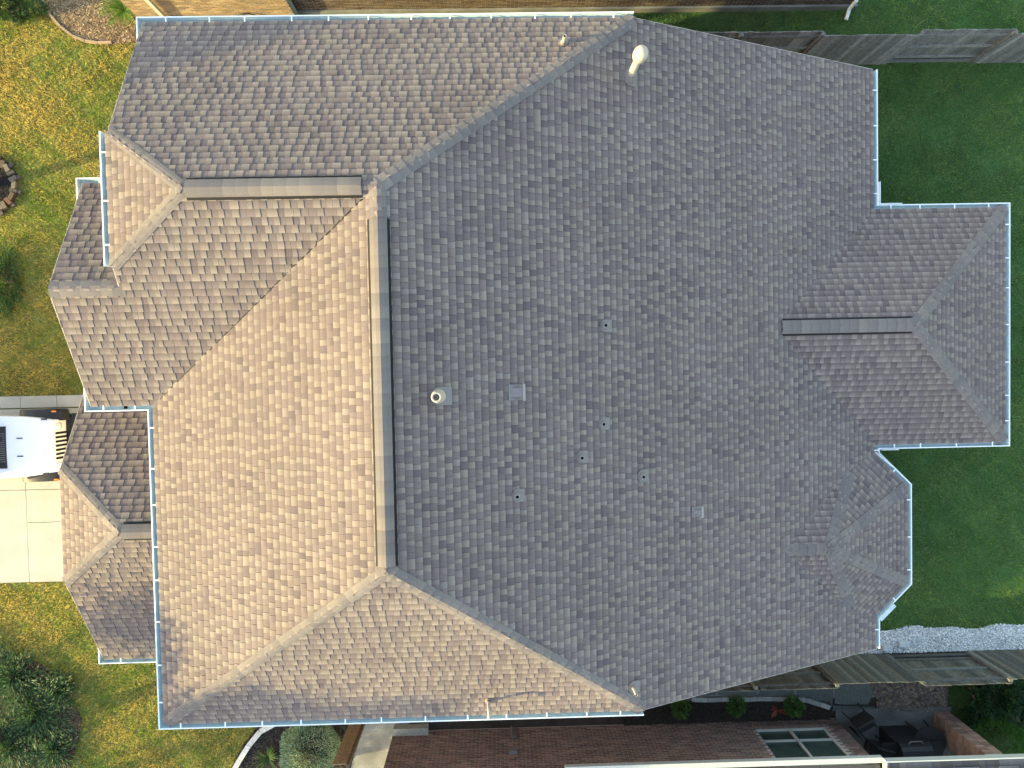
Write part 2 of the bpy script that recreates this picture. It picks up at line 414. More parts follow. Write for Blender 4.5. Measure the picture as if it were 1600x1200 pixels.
# ------------------------------------------------------------------ gutters
def sweep(poly, prof, z):
    """poly: plan polyline, outward side = right of travel; prof: (outward, dz) closed loop"""
    P = [Vector(p) for p in poly]; n = len(P); rings = []
    for i in range(n):
        if i == 0: m = (P[1] - P[0]).normalized(); o = Vector((m.y, -m.x)); sc = 1
        elif i == n - 1: m = (P[-1] - P[-2]).normalized(); o = Vector((m.y, -m.x)); sc = 1
        else:
            m1 = (P[i] - P[i - 1]).normalized(); m2 = (P[i + 1] - P[i]).normalized()
            o1 = Vector((m1.y, -m1.x)); o2 = Vector((m2.y, -m2.x)); o = (o1 + o2).normalized(); sc = 1 / o.dot(o1)
        rings.append([(P[i].x + o.x * a * sc, P[i].y + o.y * a * sc, z + b) for a, b in prof])
    return rings
PROF = [(.004, 0), (.004, -.115), (.085, -.115), (.112, -.05), (.118, 0), (.105, 0), (.099, -.045), (.078, -.104), (.012, -.104), (.012, 0)]
LIP = [(.100, .0015), (.124, .0015), (.124, .010), (.100, .010)]
def gutter(poly, z, label=None, inward=False):
    mb = MB()
    for prof, mi in ((PROF, 0), (LIP, 1)):
        mb.mi = mi; R = sweep(poly, prof, z); n = len(prof); V = [q for r in R for q in r]; F = []
        for i in range(len(R) - 1):
            for k in range(n): F.append((i * n + k, i * n + (k + 1) % n, (i + 1) * n + (k + 1) % n, (i + 1) * n + k))
        F += [tuple(range(n)), tuple((len(R) - 1) * n + k for k in range(n - 1, -1, -1))]
        mb.addmesh(V, F)
    g = mb.build('gutter', [M_gut, M_gutlip], house)
    if label: g['label'] = label
    # end caps
    P = [Vector(p) for p in poly]
    for i in range(len(P) - 1):
        a, b = P[i], P[i + 1]; L = (b - a).length; m = (b - a).normalized(); o = Vector((m.y, -m.x)); ang = math.atan2(m.y, m.x)
        nh = max(1, int(round(L / .78))); 
        for k in range(nh):
            t = (k + .5 + random.uniform(-.12, .12)) / nh * L; c = a + m * t + o * .06
            h = MB(); h.box((c.x, c.y, z + .0065), (.028, .128, .008), ang); h.build('gutter_hanger', M_gutlip, g)
    return g
def rr(p): return p[::-1]
# outward must be on the right of travel: walking clockwise round the house
RUNS = [
    ([(XH, YT), (XW, YT), (XW, 5.95)], Z2, 'sky-tinted pale gutter along the long upper eave with a short return'),
    ([(XW - .03, YJ1), (XW - .03, YJ2)], ZJ, 'short gutter below the clipped gable at the left'),
    ([(-6.6, YK), (XG, YK), (XG, YK - .68)], Z2, 'small corner gutter of the low entry gable'),
    ([(XG, YWB + .72), (XG, YWB), (XF, YWB), (XF, YB), (XH, YB)], Z2, 'long gutter round the front eave and the lower side eave'),
    ([(GX, GYB + .6), (GX, GYB), (XF - .13, GYB)], GZ, 'gutter of the low front roof'),
    ([(XB, YT), (XB, YM1), (XM, YM1), (XM, YM2), (XB, YM2), (XB + .02, YYC + (XY0 - XB) + YYH - .02), (XY0, YYC + YYH), (XY0, YYC - YYH), (XB, YYC - YYH - (XY0 - XB)), (XB, YB)], Z1, 'gutter stepping round the rear wing and the angled bay'),
]
def run(poly, z, lab, flip):
    if flip:   # outward on the left of travel -> reverse
        poly = poly[::-1]
    gutter(poly, z, lab)
for (poly, z, lab), flip in zip(RUNS, (True, True, True, True, True, True)): 
    # decide by geometry: outward normal of the first segment must point away from the roof interior point
    a, b = Vector(poly[0]), Vector(poly[1]); m = (b - a).normalized(); o = Vector((m.y, -m.x)); mid = (a + b) / 2 + o * .3
    inside = {5.5: 0}
    def over_roof(q):
        for nm, pl, polys in slopes:
            for P in polys:
                if len(P) < 3: continue
                sg = [(P[(i + 1) % len(P)][0] - P[i][0]) * (q.y - P[i][1]) - (P[(i + 1) % len(P)][1] - P[i][1]) * (q.x - P[i][0]) for i in range(len(P))]
                if (all(v >= 0 for v in sg) or all(v <= 0 for v in sg)) and abs(pl.z(q.x, q.y) - z) < .6: return True
        return False
    run(poly, z, lab, over_roof(mid))
# splash guards at inside corners
def plate(name, c, d, rz, m, parent, label=None):
    b = MB(); b.box(c, d, rz); o = b.build(name, m, parent)
    if label: o['label'] = label
    return o
plate('splash_guard', (XB + .13, YM1 + .38, Z1 + .05), (.012, .52, .09), 0, M_gutlip, house)
plate('splash_guard', (XB + .4, YM1 + .13, Z1 + .05), (.5, .012, .09), 0, M_gutlip, house)
plate('splash_guard', (XB + .2, YM2 - .36, Z1 + .05), (.5, .012, .09), math.radians(-42), M_gutlip, house)
plate('splash_guard', (XB + .35, YM2 - .135, Z1 + .05), (.4, .012, .09), 0, M_gutlip, house)
plate('splash_guard', (XB + .28, YYC - YYH - (XY0 - XB) + .08, Z1 + .05), (.5, .1, .012), math.radians(45), M_gut, house)
b = MB(); b.lathe([(.035, 0), (.035, .01), (0, .01)], (-7.35, YWB - .06, Z2 - .1)); b.build('gutter_outlet', M_dark, house)

# fascia / walls below the roof (overhang about .4 m)
wl = MB()
wl.prism([(XW + .4, YT - .4), (XH + .0, YT - .4), (XH, YB + .4), (XF + .4, YB + .4), (XF + .4, YWB + .3), (XW + .4, YWB + .3)], -.2, Z2 - .05)
wl.prism([(XG + .35, YWB + .35), (XW + .41, YWB + .35), (XW + .41, YK - .35), (XG + .35, YK - .35)], -.2, Z2 - .05)
wl.prism([(XH - .1, YT - .41), (XB - .4, YT - .41), (XB - .4, YB + .41), (XH - .1, YB + .41)], -.2, Z1 - .05)
wl.prism([(XB - .5, YM1 - .4), (XM - .4, YM1 - .4), (XM - .4, YM2 + .4), (XB - .5, YM2 + .4)], -.2, Z1 - .06)
wl.prism([(XB - .5, YYC - 1.7), (XB - .3, YYC - 1.7), (XY0 - .4, YYC - 1), (XY0 - .4, YYC + 1), (XB - .3, YYC + 1.7), (XB - .5, YYC + 1.7)], -.2, Z1 - .06)
wl.prism([(GX + .35, GYB + .35), (GW, GYB + .35), (GW, GYT - .3), (GX + .35, GYT - .3)], -.2, GZ - .05)
def gable(x0, x1, pts):   # triangular infill walls between x0 and x1; pts in (y,z)
    n = len(pts); wl.addmesh([(x0, y, z) for y, z in pts] + [(x1, y, z) for y, z in pts], [tuple(range(n)), tuple(range(2 * n - 1, n - 1, -1))] + [(i, n + i, n + (i + 1) % n, (i + 1) % n) for i in range(n)])
gable(XW + .38, XW + .48, [(YWB + .5, Z2 - .1), (YT - .5, Z2 - .1), (YJ1 - .2, ZJ - .2), (YJ2 + .2, ZJ - .2)])
gable(XG + .33, XG + .43, [(YWB + .5, Z2 - .1), (YK - .5, Z2 - .1), (YG, ZG - .3)])
gable(GX + .33, GX + .43, [(GYB + .5, GZ - .1), (GYT - .5, GZ - .1), (GYT - GYJ - .2, GZJ - .2), (GYB + GYJ + .2, GZJ - .2)])
# gable infill where the long rear slope rises over the side walls
for yy in (YT - .5, YB + .42):
    wl.addmesh([(x, y, z) for y in (yy, yy + .08) for x, z in ((XH, Z1 - .3), (XB - .45, Z1 - .3), (XB - .45, Z1 + .0), (XH, Z2 - .25))], [(0, 1, 2, 3), (7, 6, 5, 4), (0, 4, 5, 1), (1, 5, 6, 2), (2, 6, 7, 3), (3, 7, 4, 0)])
wl.build('wall', M_wall, house)
# rake boards
def rake(A, B):
    A, B = Vector(A), Vector(B); d = (B - A); L = d.length; c = (A + B) / 2
    q = d.to_track_quat('X', 'Z').to_matrix(); b = MB(); b.box(c, (L, .022, .15), M=q); b.build('rake_board', M_fascia, house)
rake((XH, YT + .012, Z2 - .1), (XB, YT + .012, Z1 - .1)); rake((XH, YB - .012, Z2 - .1), (XB, YB - .012, Z1 - .1))
rake((XW - .012, YT, Z2 - .1), (XW - .012, YJ1, ZJ - .1)); rake((XW - .012, YG, ZG - .1), (XW - .012, YJ2, ZJ - .1))
rake((XG - .012, YWB, Z2 - .1), (XG - .012, YG, ZG - .1)); rake((XG - .012, YK, Z2 - .1), (XG - .012, YG, ZG - .1))
rake((GX - .012, GYB, GZ - .1), (GX - .012, GYB + GYJ, GZJ - .1)); rake((GX - .012, GYT, GZ - .1), (GX - .012, GYT - GYJ, GZJ - .1))
plate('fascia', (GX - .012, GYR, GZJ - .09), (.02, 2 * (GYT - GYR - GYJ), .14), 0, M_fascia, house)

gd = MB(); gd.box((GX + .31, -3.4, 1.15), (.05, 4.6, 2.2)); gdo = gd.build('garage_door', M_gutlip, house)
for i in range(4):
    for j in range(6):
        gd = MB(); gd.box((GX + .275, -5.35 + j * .78, .35 + i * .53), (.02, .66, .4)); gd.build('door_panel', M_gutlip, gdo)
# ------------------------------------------------------------------ roof vents
def on_plane(pl, u, v):
    z = 5.0
    for i in range(30): q = G(u, v, z); z = pl.z(q.x, q.y)
    return Vector((q.x, q.y, z))
def plane_frame(pl):      # local x = down slope, y = along, z = normal
    n3 = Vector((pl.n.x * pl.p * pl.cos, pl.n.y * pl.p * pl.cos, pl.cos))
    x = Vector((pl.n.x * pl.cos, pl.n.y * pl.cos, -pl.p * pl.cos)); y = n3.cross(x)
    return Matrix((x, y, n3)).transposed()
def flashing(parent_mb, pl, c, wdt, front, back, th=.012):
    """plate rounded at the uphill end, square at the downhill end"""
    R = plane_frame(pl); pts = [(front, -wdt), (front, wdt)]
    for k in range(0, 9):
        a = math.pi / 2 + math.pi * k / 8; pts.append((back + wdt * math.cos(a) * .95, wdt * math.sin(a)))
    n = len(pts); V = [R @ Vector((x, y, .018)) + c for x, y in pts] + [R @ Vector((x, y, .018 + th)) + c for x, y in pts]
    parent_mb.addmesh(V, [tuple(range(n - 1, -1, -1)), tuple(range(n, 2 * n))] + [(i, (i + 1) % n, n + (i + 1) % n, n + i) for i in range(n)])
def pipe_vent(pl, u, v, hgt, rad, label, wdt=.12, collar=True, matp=None, front=.14):
    c = on_plane(pl, u, v); root = bpy.data.objects.new('roof_vent', None); COL.objects.link(root); root.parent = house; root['label'] = label
    mb = MB(); flashing(mb, pl, c, wdt, front, 0.0); mb.build('flashing', M_flash, root)
    if collar:
        mb = MB(); mb.lathe([(rad * 2.3, .0), (rad * 1.9, .05), (rad * 1.15, .1), (rad * 1.0, .11)], c + Vector((0, 0, .0)), 20); mb.build('collar', M_flash, root, smooth=True)
    mb = MB(); mb.lathe([(rad, 0), (rad, hgt), (rad * .78, hgt), (rad * .78, hgt - .08)], c, 20); mb.build('pipe', matp or M_pvc, root)
    mb = MB(); mb.lathe([(rad * .78, hgt - .07), (0, hgt - .07)], c, 20); mb.build('pipe_opening', M_dark, root)
    return root, c
SV = 'small grey plumbing vent boot on the rear slope, '
pipe_vent(pB, 945, 509, .16, .04, SV + 'uppermost of the five', matp=M_vent)
pipe_vent(pB, 942, 662, .16, .04, SV + 'between the uppermost boot and the lower row', matp=M_vent)
pipe_vent(pB, 908, 714, .18, .04, SV + 'left of the pair in the lower row', matp=M_vent)
pipe_vent(pB, 1003, 743, .2, .04, SV + 'rightmost of the five', matp=M_vent)
pipe_vent(pB, 808, 774, .18, .04, SV + 'nearest the main ridge', matp=M_vent)
pipe_vent(pN, 880, 68, .32, .032, 'short cream pipe with black mouth near the upper eave', wdt=.09, front=.09)
r, c = pipe_vent(pB, 989, 1073, .36, .028, 'thin cream pipe rising beside the lower hip')
# storm-collared flue
c = on_plane(pB, 685, 619); root = bpy.data.objects.new('roof_vent', None); COL.objects.link(root); root.parent = house; root['label'] = 'open round flue with cream ring below the main ridge'
mb = MB(); flashing(mb, pB, c, .16, .24, .0); mb.build('flashing', M_flash, root)
mb = MB(); mb.lathe([(.13, 0), (.11, .2), (.088, .34), (.09, .40), (.062, .41), (.05, .36)], c, 28); mb.build('flue_pipe', M_pvc, root, smooth=True)
mb = MB(); mb.lathe([(.055, .34), (0, .34)], c, 20); mb.build('flue_opening', M_flash, root)
# tall flue with rounded cap
c = on_plane(pB, 984, 121); root = bpy.data.objects.new('roof_vent', None); COL.objects.link(root); root.parent = house; root['label'] = 'tall cream flue with rounded cap near the upper hip'
mb = MB(); flashing(mb, pB, c, .17, .14, .0); mb.build('flashing', M_flash, root)
mb = MB(); mb.lathe([(.14, .0), (.12, .12), (.075, .2)], c, 24); mb.build('collar', M_flash, root, smooth=True)
mb = MB(); mb.lathe([(.07, .05), (.07, .95)], c, 24); mb.build('flue_pipe', M_pvc, root, smooth=True)
mb = MB(); mb.lathe([(.07, .84), (.1, .88), (.125, .93), (.135, 1.0), (.135, 1.08), (.12, 1.15), (.08, 1.2), (.03, 1.22), (0, 1.222)], c, 28); mb.build('flue_cap', M_pvc, root, smooth=True)
# hooded vents
def hood(u, v, wd, ln, hg, label):
    c = on_plane(pB, u, v); R = plane_frame(pB); root = bpy.data.objects.new('roof_vent', None); COL.objects.link(root); root.parent = house; root['label'] = label
    mb = MB(); mb.box(c + R @ Vector((.02, 0, .022)), (ln + .1, wd + .12, .01), M=R); mb.build('flashing', M_flash, root)
    V = [R @ Vector(q) + c for q in ((-ln / 2, -wd / 2, .02), (ln / 2, -wd / 2, .02), (ln / 2, wd / 2, .02), (-ln / 2, wd / 2, .02), (-ln / 2 + .03, -wd / 2 + .01, .05), (ln / 2, -wd / 2, hg), (ln / 2, wd / 2, hg), (-ln / 2 + .03, wd / 2 - .01, .05))]
    mb = MB(); mb.addmesh(V, [(3, 2, 1, 0), (4, 5, 6, 7), (0, 1, 5, 4), (2, 3, 7, 6), (3, 0, 4, 7)]); mb.build('hood', M_flash, root)
    mb = MB(); mb.box(c + R @ Vector((ln / 2 + .012, 0, hg - .004)), (.045, wd + .14, .014), M=R); mb.build('hood_lip', M_vent, root)
    mb = MB(); mb.box(c + R @ Vector((ln / 2 - .01, 0, hg * .5)), (.01, wd - .02, hg * .75), M=R); mb.build('hood_opening', M_dark, root)
hood(805, 613, .17, .22, .13, 'wide grey hooded exhaust vent on the rear slope')
hood(1086, 799, .10, .13, .15, 'narrow grey hooded vent towards the rear bay')
# elbow pipe
c = on_plane(pS, 764, 1094); root = bpy.data.objects.new('roof_vent', None); COL.objects.link(root); root.parent = house; root['label'] = 'bent pinkish pipe near the lower gutter'
mb = MB(); mb.lathe([(.085, .0), (.07, .04), (.045, .09)], c, 20); mb.build('collar', M_flash, root, smooth=True)
pts = [c + Vector((0, 0, z)) for z in (0, .12, .24, .32)] + [c + Vector((0, -.02, .37)), c + Vector((0, -.07, .40)), c + Vector((0, -.13, .39)), c + Vector((0, -.17, .35))]
mb = MB(); mb.tube(pts, .032, 14); mb.build('pipe', M_pvc, root, smooth=True)
mb = MB(); q = pts[-1]; mb.tube([q + Vector((0, -.001, -.001)), q + Vector((0, -.004, -.005))], .024, 12); mb.build('pipe_opening', M_dark, root)

# ------------------------------------------------------------------ ground
mb = MB(); mb.face([(-150, -150, -.06), (150, -150, -.06), (150, 150, -.06), (-150, 150, -.06)]); tag(mb.build('ground', M_ground), kind='structure')
def sheet(name, poly, z, m, kind='structure'):
    b = MB(); b.prism(poly, z - .05, z); o = b.build(name, m); tag(o, kind=kind); return o
sheet('front_lawn', [(-60, -40), (-4.2, -40), (-4.2, -12.5), (-5.9, -9.6), (-4.9, -7.0), (-4.9, 7.6), (-60, 30)], -.02, M_soilL)
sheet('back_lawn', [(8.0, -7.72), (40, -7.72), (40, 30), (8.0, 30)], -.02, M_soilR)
sheet('side_lawn', [(-9.6, 6.0), (7.99, 6.0), (7.99, 9.6), (-9.6, 9.6)], -.03, M_soilR)
sheet('neighbour_lawn', [(12.4, -25), (40, -25), (40, -8.45), (12.4, -8.45)], -.02, M_soilR)

def inpoly(P, X, Y):
    r = np.zeros(len(X), bool); n = len(P)
    for i in range(n):
        x1, y1 = P[i]; x2, y2 = P[(i + 1) % n]
        c = ((y1 > Y) != (y2 > Y)) & (X < (x2 - x1) * (Y - y1) / (y2 - y1 + 1e-12) + x1); r ^= c
    return r
def patch(X, Y, s, ph):
    return (np.sin(X * s + ph) * np.cos(Y * s * 1.3 + ph * 2) + np.sin((X + Y) * s * 2.3 + ph * 3) * .6 + np.sin((X * .7 - Y) * s * 4.1 + ph) * .4) / 2
def grass(name, P, n, cols, h, wd, ph, label, holes=(), patchamp=1.0, bias=0, z=-.02):
    x0, x1 = min(p[0] for p in P), max(p[0] for p in P); y0, y1 = min(p[1] for p in P), max(p[1] for p in P)
    X = rng.uniform(x0, x1, n); Y = rng.uniform(y0, y1, n); k = inpoly(P, X, Y)
    for H in holes: k &= ~inpoly(H, X, Y)
    X, Y = X[k], Y[k]; n = len(X)
    pa = patch(X, Y, .7, ph) + (.45 * np.clip((Y - 5.0) / 4, 0, 1) * np.clip((-10.5 - X) / 3, 0, 1))
    pa = pa * .75 + patch(X, Y, 2.7, ph + 2) * .6 + patch(X, Y, 8, ph + 5) * .45; mixv = np.clip(.5 + bias + pa * .6 * patchamp + rng.normal(0, .28, n), 0, 1)
    A, B = np.array(cols[0]), np.array(cols[1]); C = A[None] * (1 - mixv[:, None]) + B[None] * mixv[:, None]
    C *= rng.uniform(.45, 1.45, n)[:, None]
    hh = h * rng.uniform(.5, 1.3, n) * (1 + .3 * pa); th = rng.uniform(0, 2 * np.pi, n); lean = rng.uniform(.25, 1.1, n); ph2 = rng.uniform(0, 2 * np.pi, n); ww = wd * rng.uniform(.6, 1.3, n)
    V = np.zeros((n, 3, 3)); V[:, 0] = np.stack([X - np.cos(th) * ww, Y - np.sin(th) * ww, np.full(n, z)], 1)
    V[:, 1] = np.stack([X + np.cos(th) * ww, Y + np.sin(th) * ww, np.full(n, z)], 1)
    V[:, 2] = np.stack([X + np.cos(ph2) * hh * lean, Y + np.sin(ph2) * hh * lean, z + hh], 1)
    Cc = np.repeat(C, 3, 0); Cc[0::3] *= .8; Cc[1::3] *= .8
    o = fastmesh(name, V.reshape(-1, 3), np.arange(3 * n).reshape(-1, 3), Cc, M_grass)
    return tag(o, label, 'grass', kind='stuff')
DRV = [(-16, -5.76), (-7.5, -5.76), (-7.5, -.62), (-16, -.62)]
RINGC = G(-14, 290); 
def circle(c, r, n=20): return [(c[0] + r * math.cos(2 * math.pi * k / n), c[1] + r * math.sin(2 * math.pi * k / n)) for k in range(n)]
BEDTL = [G(u, v)[:2] for u, v in ((60, -60), (66, 0), (85, 30), (115, 55), (150, 66), (190, 68), (225, 62), (300, 62), (300, -60))]
BEDTL = [tuple(p) for p in BEDTL]
BEDBR = [tuple(G(u, v)[:2]) for u, v in ((430, 1100), (400, 1138), (380, 1165), (362, 1200), (340, 1240), (515, 1260), (547, 1200), (568, 1130), (572, 1100))]
BEDBL = [tuple(G(u, v)[:2]) for u, v in ((-60, 1010), (20, 1020), (70, 1040), (105, 1085), (128, 1120), (122, 1160), (108, 1200), (100, 1250), (-60, 1250))]
# yellow-green sunlit front lawn
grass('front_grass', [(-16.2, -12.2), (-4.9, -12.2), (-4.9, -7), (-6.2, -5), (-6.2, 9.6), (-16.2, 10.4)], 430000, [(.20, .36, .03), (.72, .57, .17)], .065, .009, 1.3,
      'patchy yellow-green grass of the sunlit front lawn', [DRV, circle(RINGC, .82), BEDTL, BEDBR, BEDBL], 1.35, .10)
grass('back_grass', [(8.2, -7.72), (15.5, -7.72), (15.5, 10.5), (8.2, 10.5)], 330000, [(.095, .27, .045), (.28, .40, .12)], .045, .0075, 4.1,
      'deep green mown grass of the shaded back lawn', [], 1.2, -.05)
grass('side_grass', [(-3, 6.5), (8.2, 6.5), (8.2, 9.44), (-3, 9.44)], 60000, [(.07, .18, .035), (.19, .24, .08)], .05, .008, 2.2,
      'dark green grass strip between the house and the brick wall above', [], 1.0, -.15, z=-.03)
grass('neighbour_grass', [(12.45, -10.6), (15.5, -10.6), (15.5, -8.5), (12.45, -8.5)], 30000, [(.045, .12, .025), (.11, .16, .05)], .05, .006, 3.2,
      'small green grass patch beside the brown pebbles', [], 1.0, -.1)

# driveway and walk
drv = tag(empty('driveway', (0, 0, 0)), kind='structure')
wk = tag(empty('front_walk', (0, 0, 0)), kind='structure')
def slab(parent, u0, v0, u1, v1, m=M_conc, z=.03, name='slab', g=.006):
    a, b_ = G(u0, v0), G(u1, v1); b = MB()
    x0, x1 = min(a.x, b_.x) + g, max(a.x, b_.x) - g; y0, y1 = min(a.y, b_.y) + g, max(a.y, b_.y) - g
    b.prism([(x0, y0), (x1, y0), (x1, y1), (x0, y1)], z - .1, z); return b.build(name, m, parent)
ya, yb, yc, yd = -.99, -3.2, -4.10, -5.74; xa, xb, xc = -15.8, -12.93, -8.6
def slab2(parent, x0, x1, y0, y1, m=M_conc, z=.03, name='slab'):
    b = MB(); g = .007; b.prism([(x0 + g, y0 + g), (x1 - g, y0 + g), (x1 - g, y1 - g), (x0 + g, y1 - g)], z - .1, z); return b.build(name, m, parent)
slab2(drv, xa, xb, yb, ya); slab2(drv, xb, xc, yb, ya)
slab2(drv, xa, xb, yd, yb)
# slab with the ragged crack
cr = [(-12.93 + i * (4.33) / 12, yc + random.uniform(-.02, .02) + .012 * i) for i in range(13)]
b = MB(); b.prism([(xb + .007, yb - .007)] + [(x, y + .006) for x, y in cr] + [(xc - .007, yb - .007)], -.07, .03); b.build('slab', M_conc, drv)
b = MB(); b.prism([(xb + .007, yd + .007), (xc - .007, yd + .007)] + [(x, y - .006) for x, y in cr[::-1]], -.07, .03); b.build('slab', M_conc, drv)
wx = [-15.8, -12.98, -12.0, -11.0, -8.2]
for i in range(4): slab2(wk, wx[i], wx[i + 1], ya + .02, -.64, z=.034)

# ------------------------------------------------------------------ bricks
BR = [(.20, .125, .108), (.17, .112, .098), (.235, .158, .132), (.16, .118, .105), (.19, .13, .115), (.26, .18, .15), (.14, .098, .088)]
def brick_wall(root, x0, x1, y, face, z0, z1, thick, holes=(), cols=BR, limit=300, axis='x', skip=None):
    """stretcher bond on a face normal to Y (axis x) or X (axis y); face = +1/-1 outward side"""
    core = MB(); items = []
    if axis == 'x': core.box(((x0 + x1) / 2, y - face * thick / 2, (z0 + z1) / 2), (x1 - x0, thick, z1 - z0))
    else: core.box((y - face * thick / 2, (x0 + x1) / 2, (z0 + z1) / 2), (thick, x1 - x0, z1 - z0))
    core.build('wall', M_mort, root) if not holes else None
    nrow = int((z1 - z0) / .08)
    for r in range(nrow):
        a = x0 - (.11 if r % 2 else 0); zc = z0 + .04 + r * .08
        while a < x1:
            a0, a1 = max(a, x0), min(a + .21, x1); mid = (a0 + a1) / 2
            if a1 - a0 > .04 and not any(h[0] < mid < h[1] and h[2] < zc < h[3] for h in holes):
                items.append(((mid, zc), a1 - a0))
            a += .22
    base = MB(); base.box((0, 0, 0), (1, .02, .068) if axis == 'x' else (.02, 1, .068)); 
    order = sorted(range(len(items)), key=lambda i: -((items[i][0][1]) + .0 * i) if limit < len(items) else i)
    mb = MB()
    for n_, i in enumerate(order):
        (mid, zc), L = items[i]; p = random.uniform(.004, .010); c = random.choice(cols); f = random.uniform(.8, 1.2)
        col = tuple(q * f for q in c)
        if n_ < limit:
            e = MB(); e.cur = col
        else: e = mb; e.cur = col
        if axis == 'x': e.box((mid, y + face * (p - .01), zc), (L - .006, .02, .060))
        else: e.box((y + face * (p - .01), mid, zc), (.02, L - .006, .060))
        if n_ < limit: e.build('brick', M_brick, root)
    if mb.v: tag(mb.build('bricks', M_brick, root), kind='stuff')

# neighbour below: brick house with window, white gutter, dark roof
nb = tag(empty('brick_house', (3, -10.2, 0)), 'neighbouring red-brown brick house with white gutter along the bottom edge', 'house'); nb.location = (0, 0, 0)
YN = -10.2
wx0, wx1, wz0, wz1 = 6.82, 8.76, .42, 2.25
core = MB()
core.box(((-3.12 + wx0) / 2, YN - .15, 1.4), (wx0 + 3.12, .3, 2.9)); core.box(((wx1 + 9.27) / 2, YN - .15, 1.4), (9.27 - wx1, .3, 2.9))
core.box(((wx0 + wx1) / 2, YN - .15, wz0 / 2 - .05), (wx1 - wx0 - .002, .3, wz0)); core.box(((wx0 + wx1) / 2, YN - .15, (wz1 + 2.85) / 2), (wx1 - wx0 - .002, .3, 2.85 - wz1))
core.build('wall', M_mort, nb)
brick_wall(nb, -3.12, 9.27, YN, 1, 0.0, 2.56, .3, holes=[(wx0 - .02, wx1 + .02, wz0 - .2, wz1 + .0), (-3.2, -2.1, -1, .24)], limit=300)
def soldiers(root, x0, x1, z, hgt, face, yy, pr=.012, name='soldier_brick'):
    n = int((x1 - x0) / .08)
    for i in range(n):
        e = MB(); e.cur = jit(random.choice(BR), .8, 1.15); e.box((x0 + (i + .5) * (x1 - x0) / n, yy + face * (pr - .01), z), (.068, .024, hgt)); e.build(name, M_brick, root)
soldiers(nb, 1.6, 6.78, 2.66, .2, 1, YN); soldiers(nb, -3.1, -2.2, .32, .15, 1, YN)
for i in range(27):
    e = MB(); e.cur = jit((.13, .09, .075), 1.0, 1.5); e.box((wx0 + .04 + i * .0755, YN + .03, wz0 - .1), (.066, .09, .19)); e.build('sill_brick', M_brick, nb)
# right return wall of the neighbour
e = tag(bpy.data.objects.new('return_wall', None)); COL.objects.link(e); e.parent = nb
brick_wall(e, -13.0, YN - .0, 9.27, 1, 0.0, 2.56, .3, axis='y', limit=0)
# window
wn = MB(); fw = .042; Yf = YN - .03
for (x, z, dx, dz) in ((wx0 + fw / 2, (wz0 + wz1) / 2, fw, wz1 - wz0), (wx1 - fw / 2, (wz0 + wz1) / 2, fw, wz1 - wz0)): wn.box((x, Yf, z), (dx, .06, dz))
for z in (wz0 + fw / 2, wz1 - fw / 2): wn.box(((wx0 + wx1) / 2, Yf, z), (wx1 - wx0 - 2 * fw - .002, .058, fw))
win = bpy.data.objects.new('window', None); COL.objects.link(win); win.parent = nb
wn.build('frame', M_winfr, win)
e = MB(); e.box(((wx0 + wx1) / 2, Yf - .002, (wz0 + wz1) / 2), (.06, .05, wz1 - wz0 - 2 * fw - .002)); e.build('mullion', M_winfr, win)
for k in (-1, 1):
    cx = (wx0 + wx1) / 2 + k * (wx1 - wx0) / 4; e = MB(); e.box((cx, Yf - .004, .98), ((wx1 - wx0) / 2 - fw - .04, .04, .05)); e.build('sash_rail', M_winfr, win)
    for z0, z1, in ((wz0 + fw, .955), (1.005, wz1 - fw)):
        e = MB(); e.box((cx, Yf - .03, (z0 + z1) / 2), ((wx1 - wx0) / 2 - fw - .04, .012, z1 - z0)); e.build('pane', M_glass, win)
# rough stone block, meter box and conduit, round vent
e = MB(); e.cur = (.33, .33, .29); e.box((-2.62, YN + .06, .12), (.95, .3, .26)); e.build('stone_block', M_stone, nb)
e = MB(); q0 = G(799, 1125, .05); e.tube([(q0.x, YN + .06, .02), (q0.x, YN + .06, .5)], .03, 10); e.tube([(q0.x + .07, YN + .05, .02), (q0.x + .07, YN + .05, .5)], .02, 10); e.build('conduit', M_flash, nb)
e = MB(); e.box((q0.x + .02, YN + .06, 1.22), (.2, .1, .22)); e.build('meter_box', M_flash, nb)
e = MB(); e.lathe([(.12, 0), (.12, .03), (.08, .05), (0, .05)], (4.95, YN + .01, 2.3), 20, Matrix.Rotation(-math.pi / 2, 3, 'X')); e.build('wall_vent', M_flash, nb)
# white gutter of the neighbour and its roof
gp = MB(); q1 = G(883, 1191, 2.75); q2 = G(1379, 1187, 2.75)
gp.box(((q1.x + q2.x) / 2, q1.y - .18, 2.7), (q2.x - q1.x, .13, .12)); gp.build('gutter', M_winfr, nb)
q3 = G(1385, 1190, 2.95)
gp = MB(); gp.box((q3.x + 3.2, q3.y - .02, 2.86), (6.4, .03, .16)); gp.box((q3.x + .015, q3.y - 1.5, 2.86), (.03, 2.93, .16)); gp.build('gutter', M_winfr, nb)
sl = Plane((0, q3.y - .04), (0, 1), 2.93, .45); nr = MB()
sx0, sx1 = q3.x + .04, q3.x + 6.4
nr.addmesh([(sx0, q3.y - .04, 2.9), (sx1, q3.y - .04, 2.9), (sx1, q3.y - 3, 2.9 + .45 * 2.96), (sx0, q3.y - 3, 2.9 + .45 * 2.96)], [(0, 1, 2, 3)])
nroof = nr.build('roof', M_deck, nb)
nr = MB(); r0 = 0
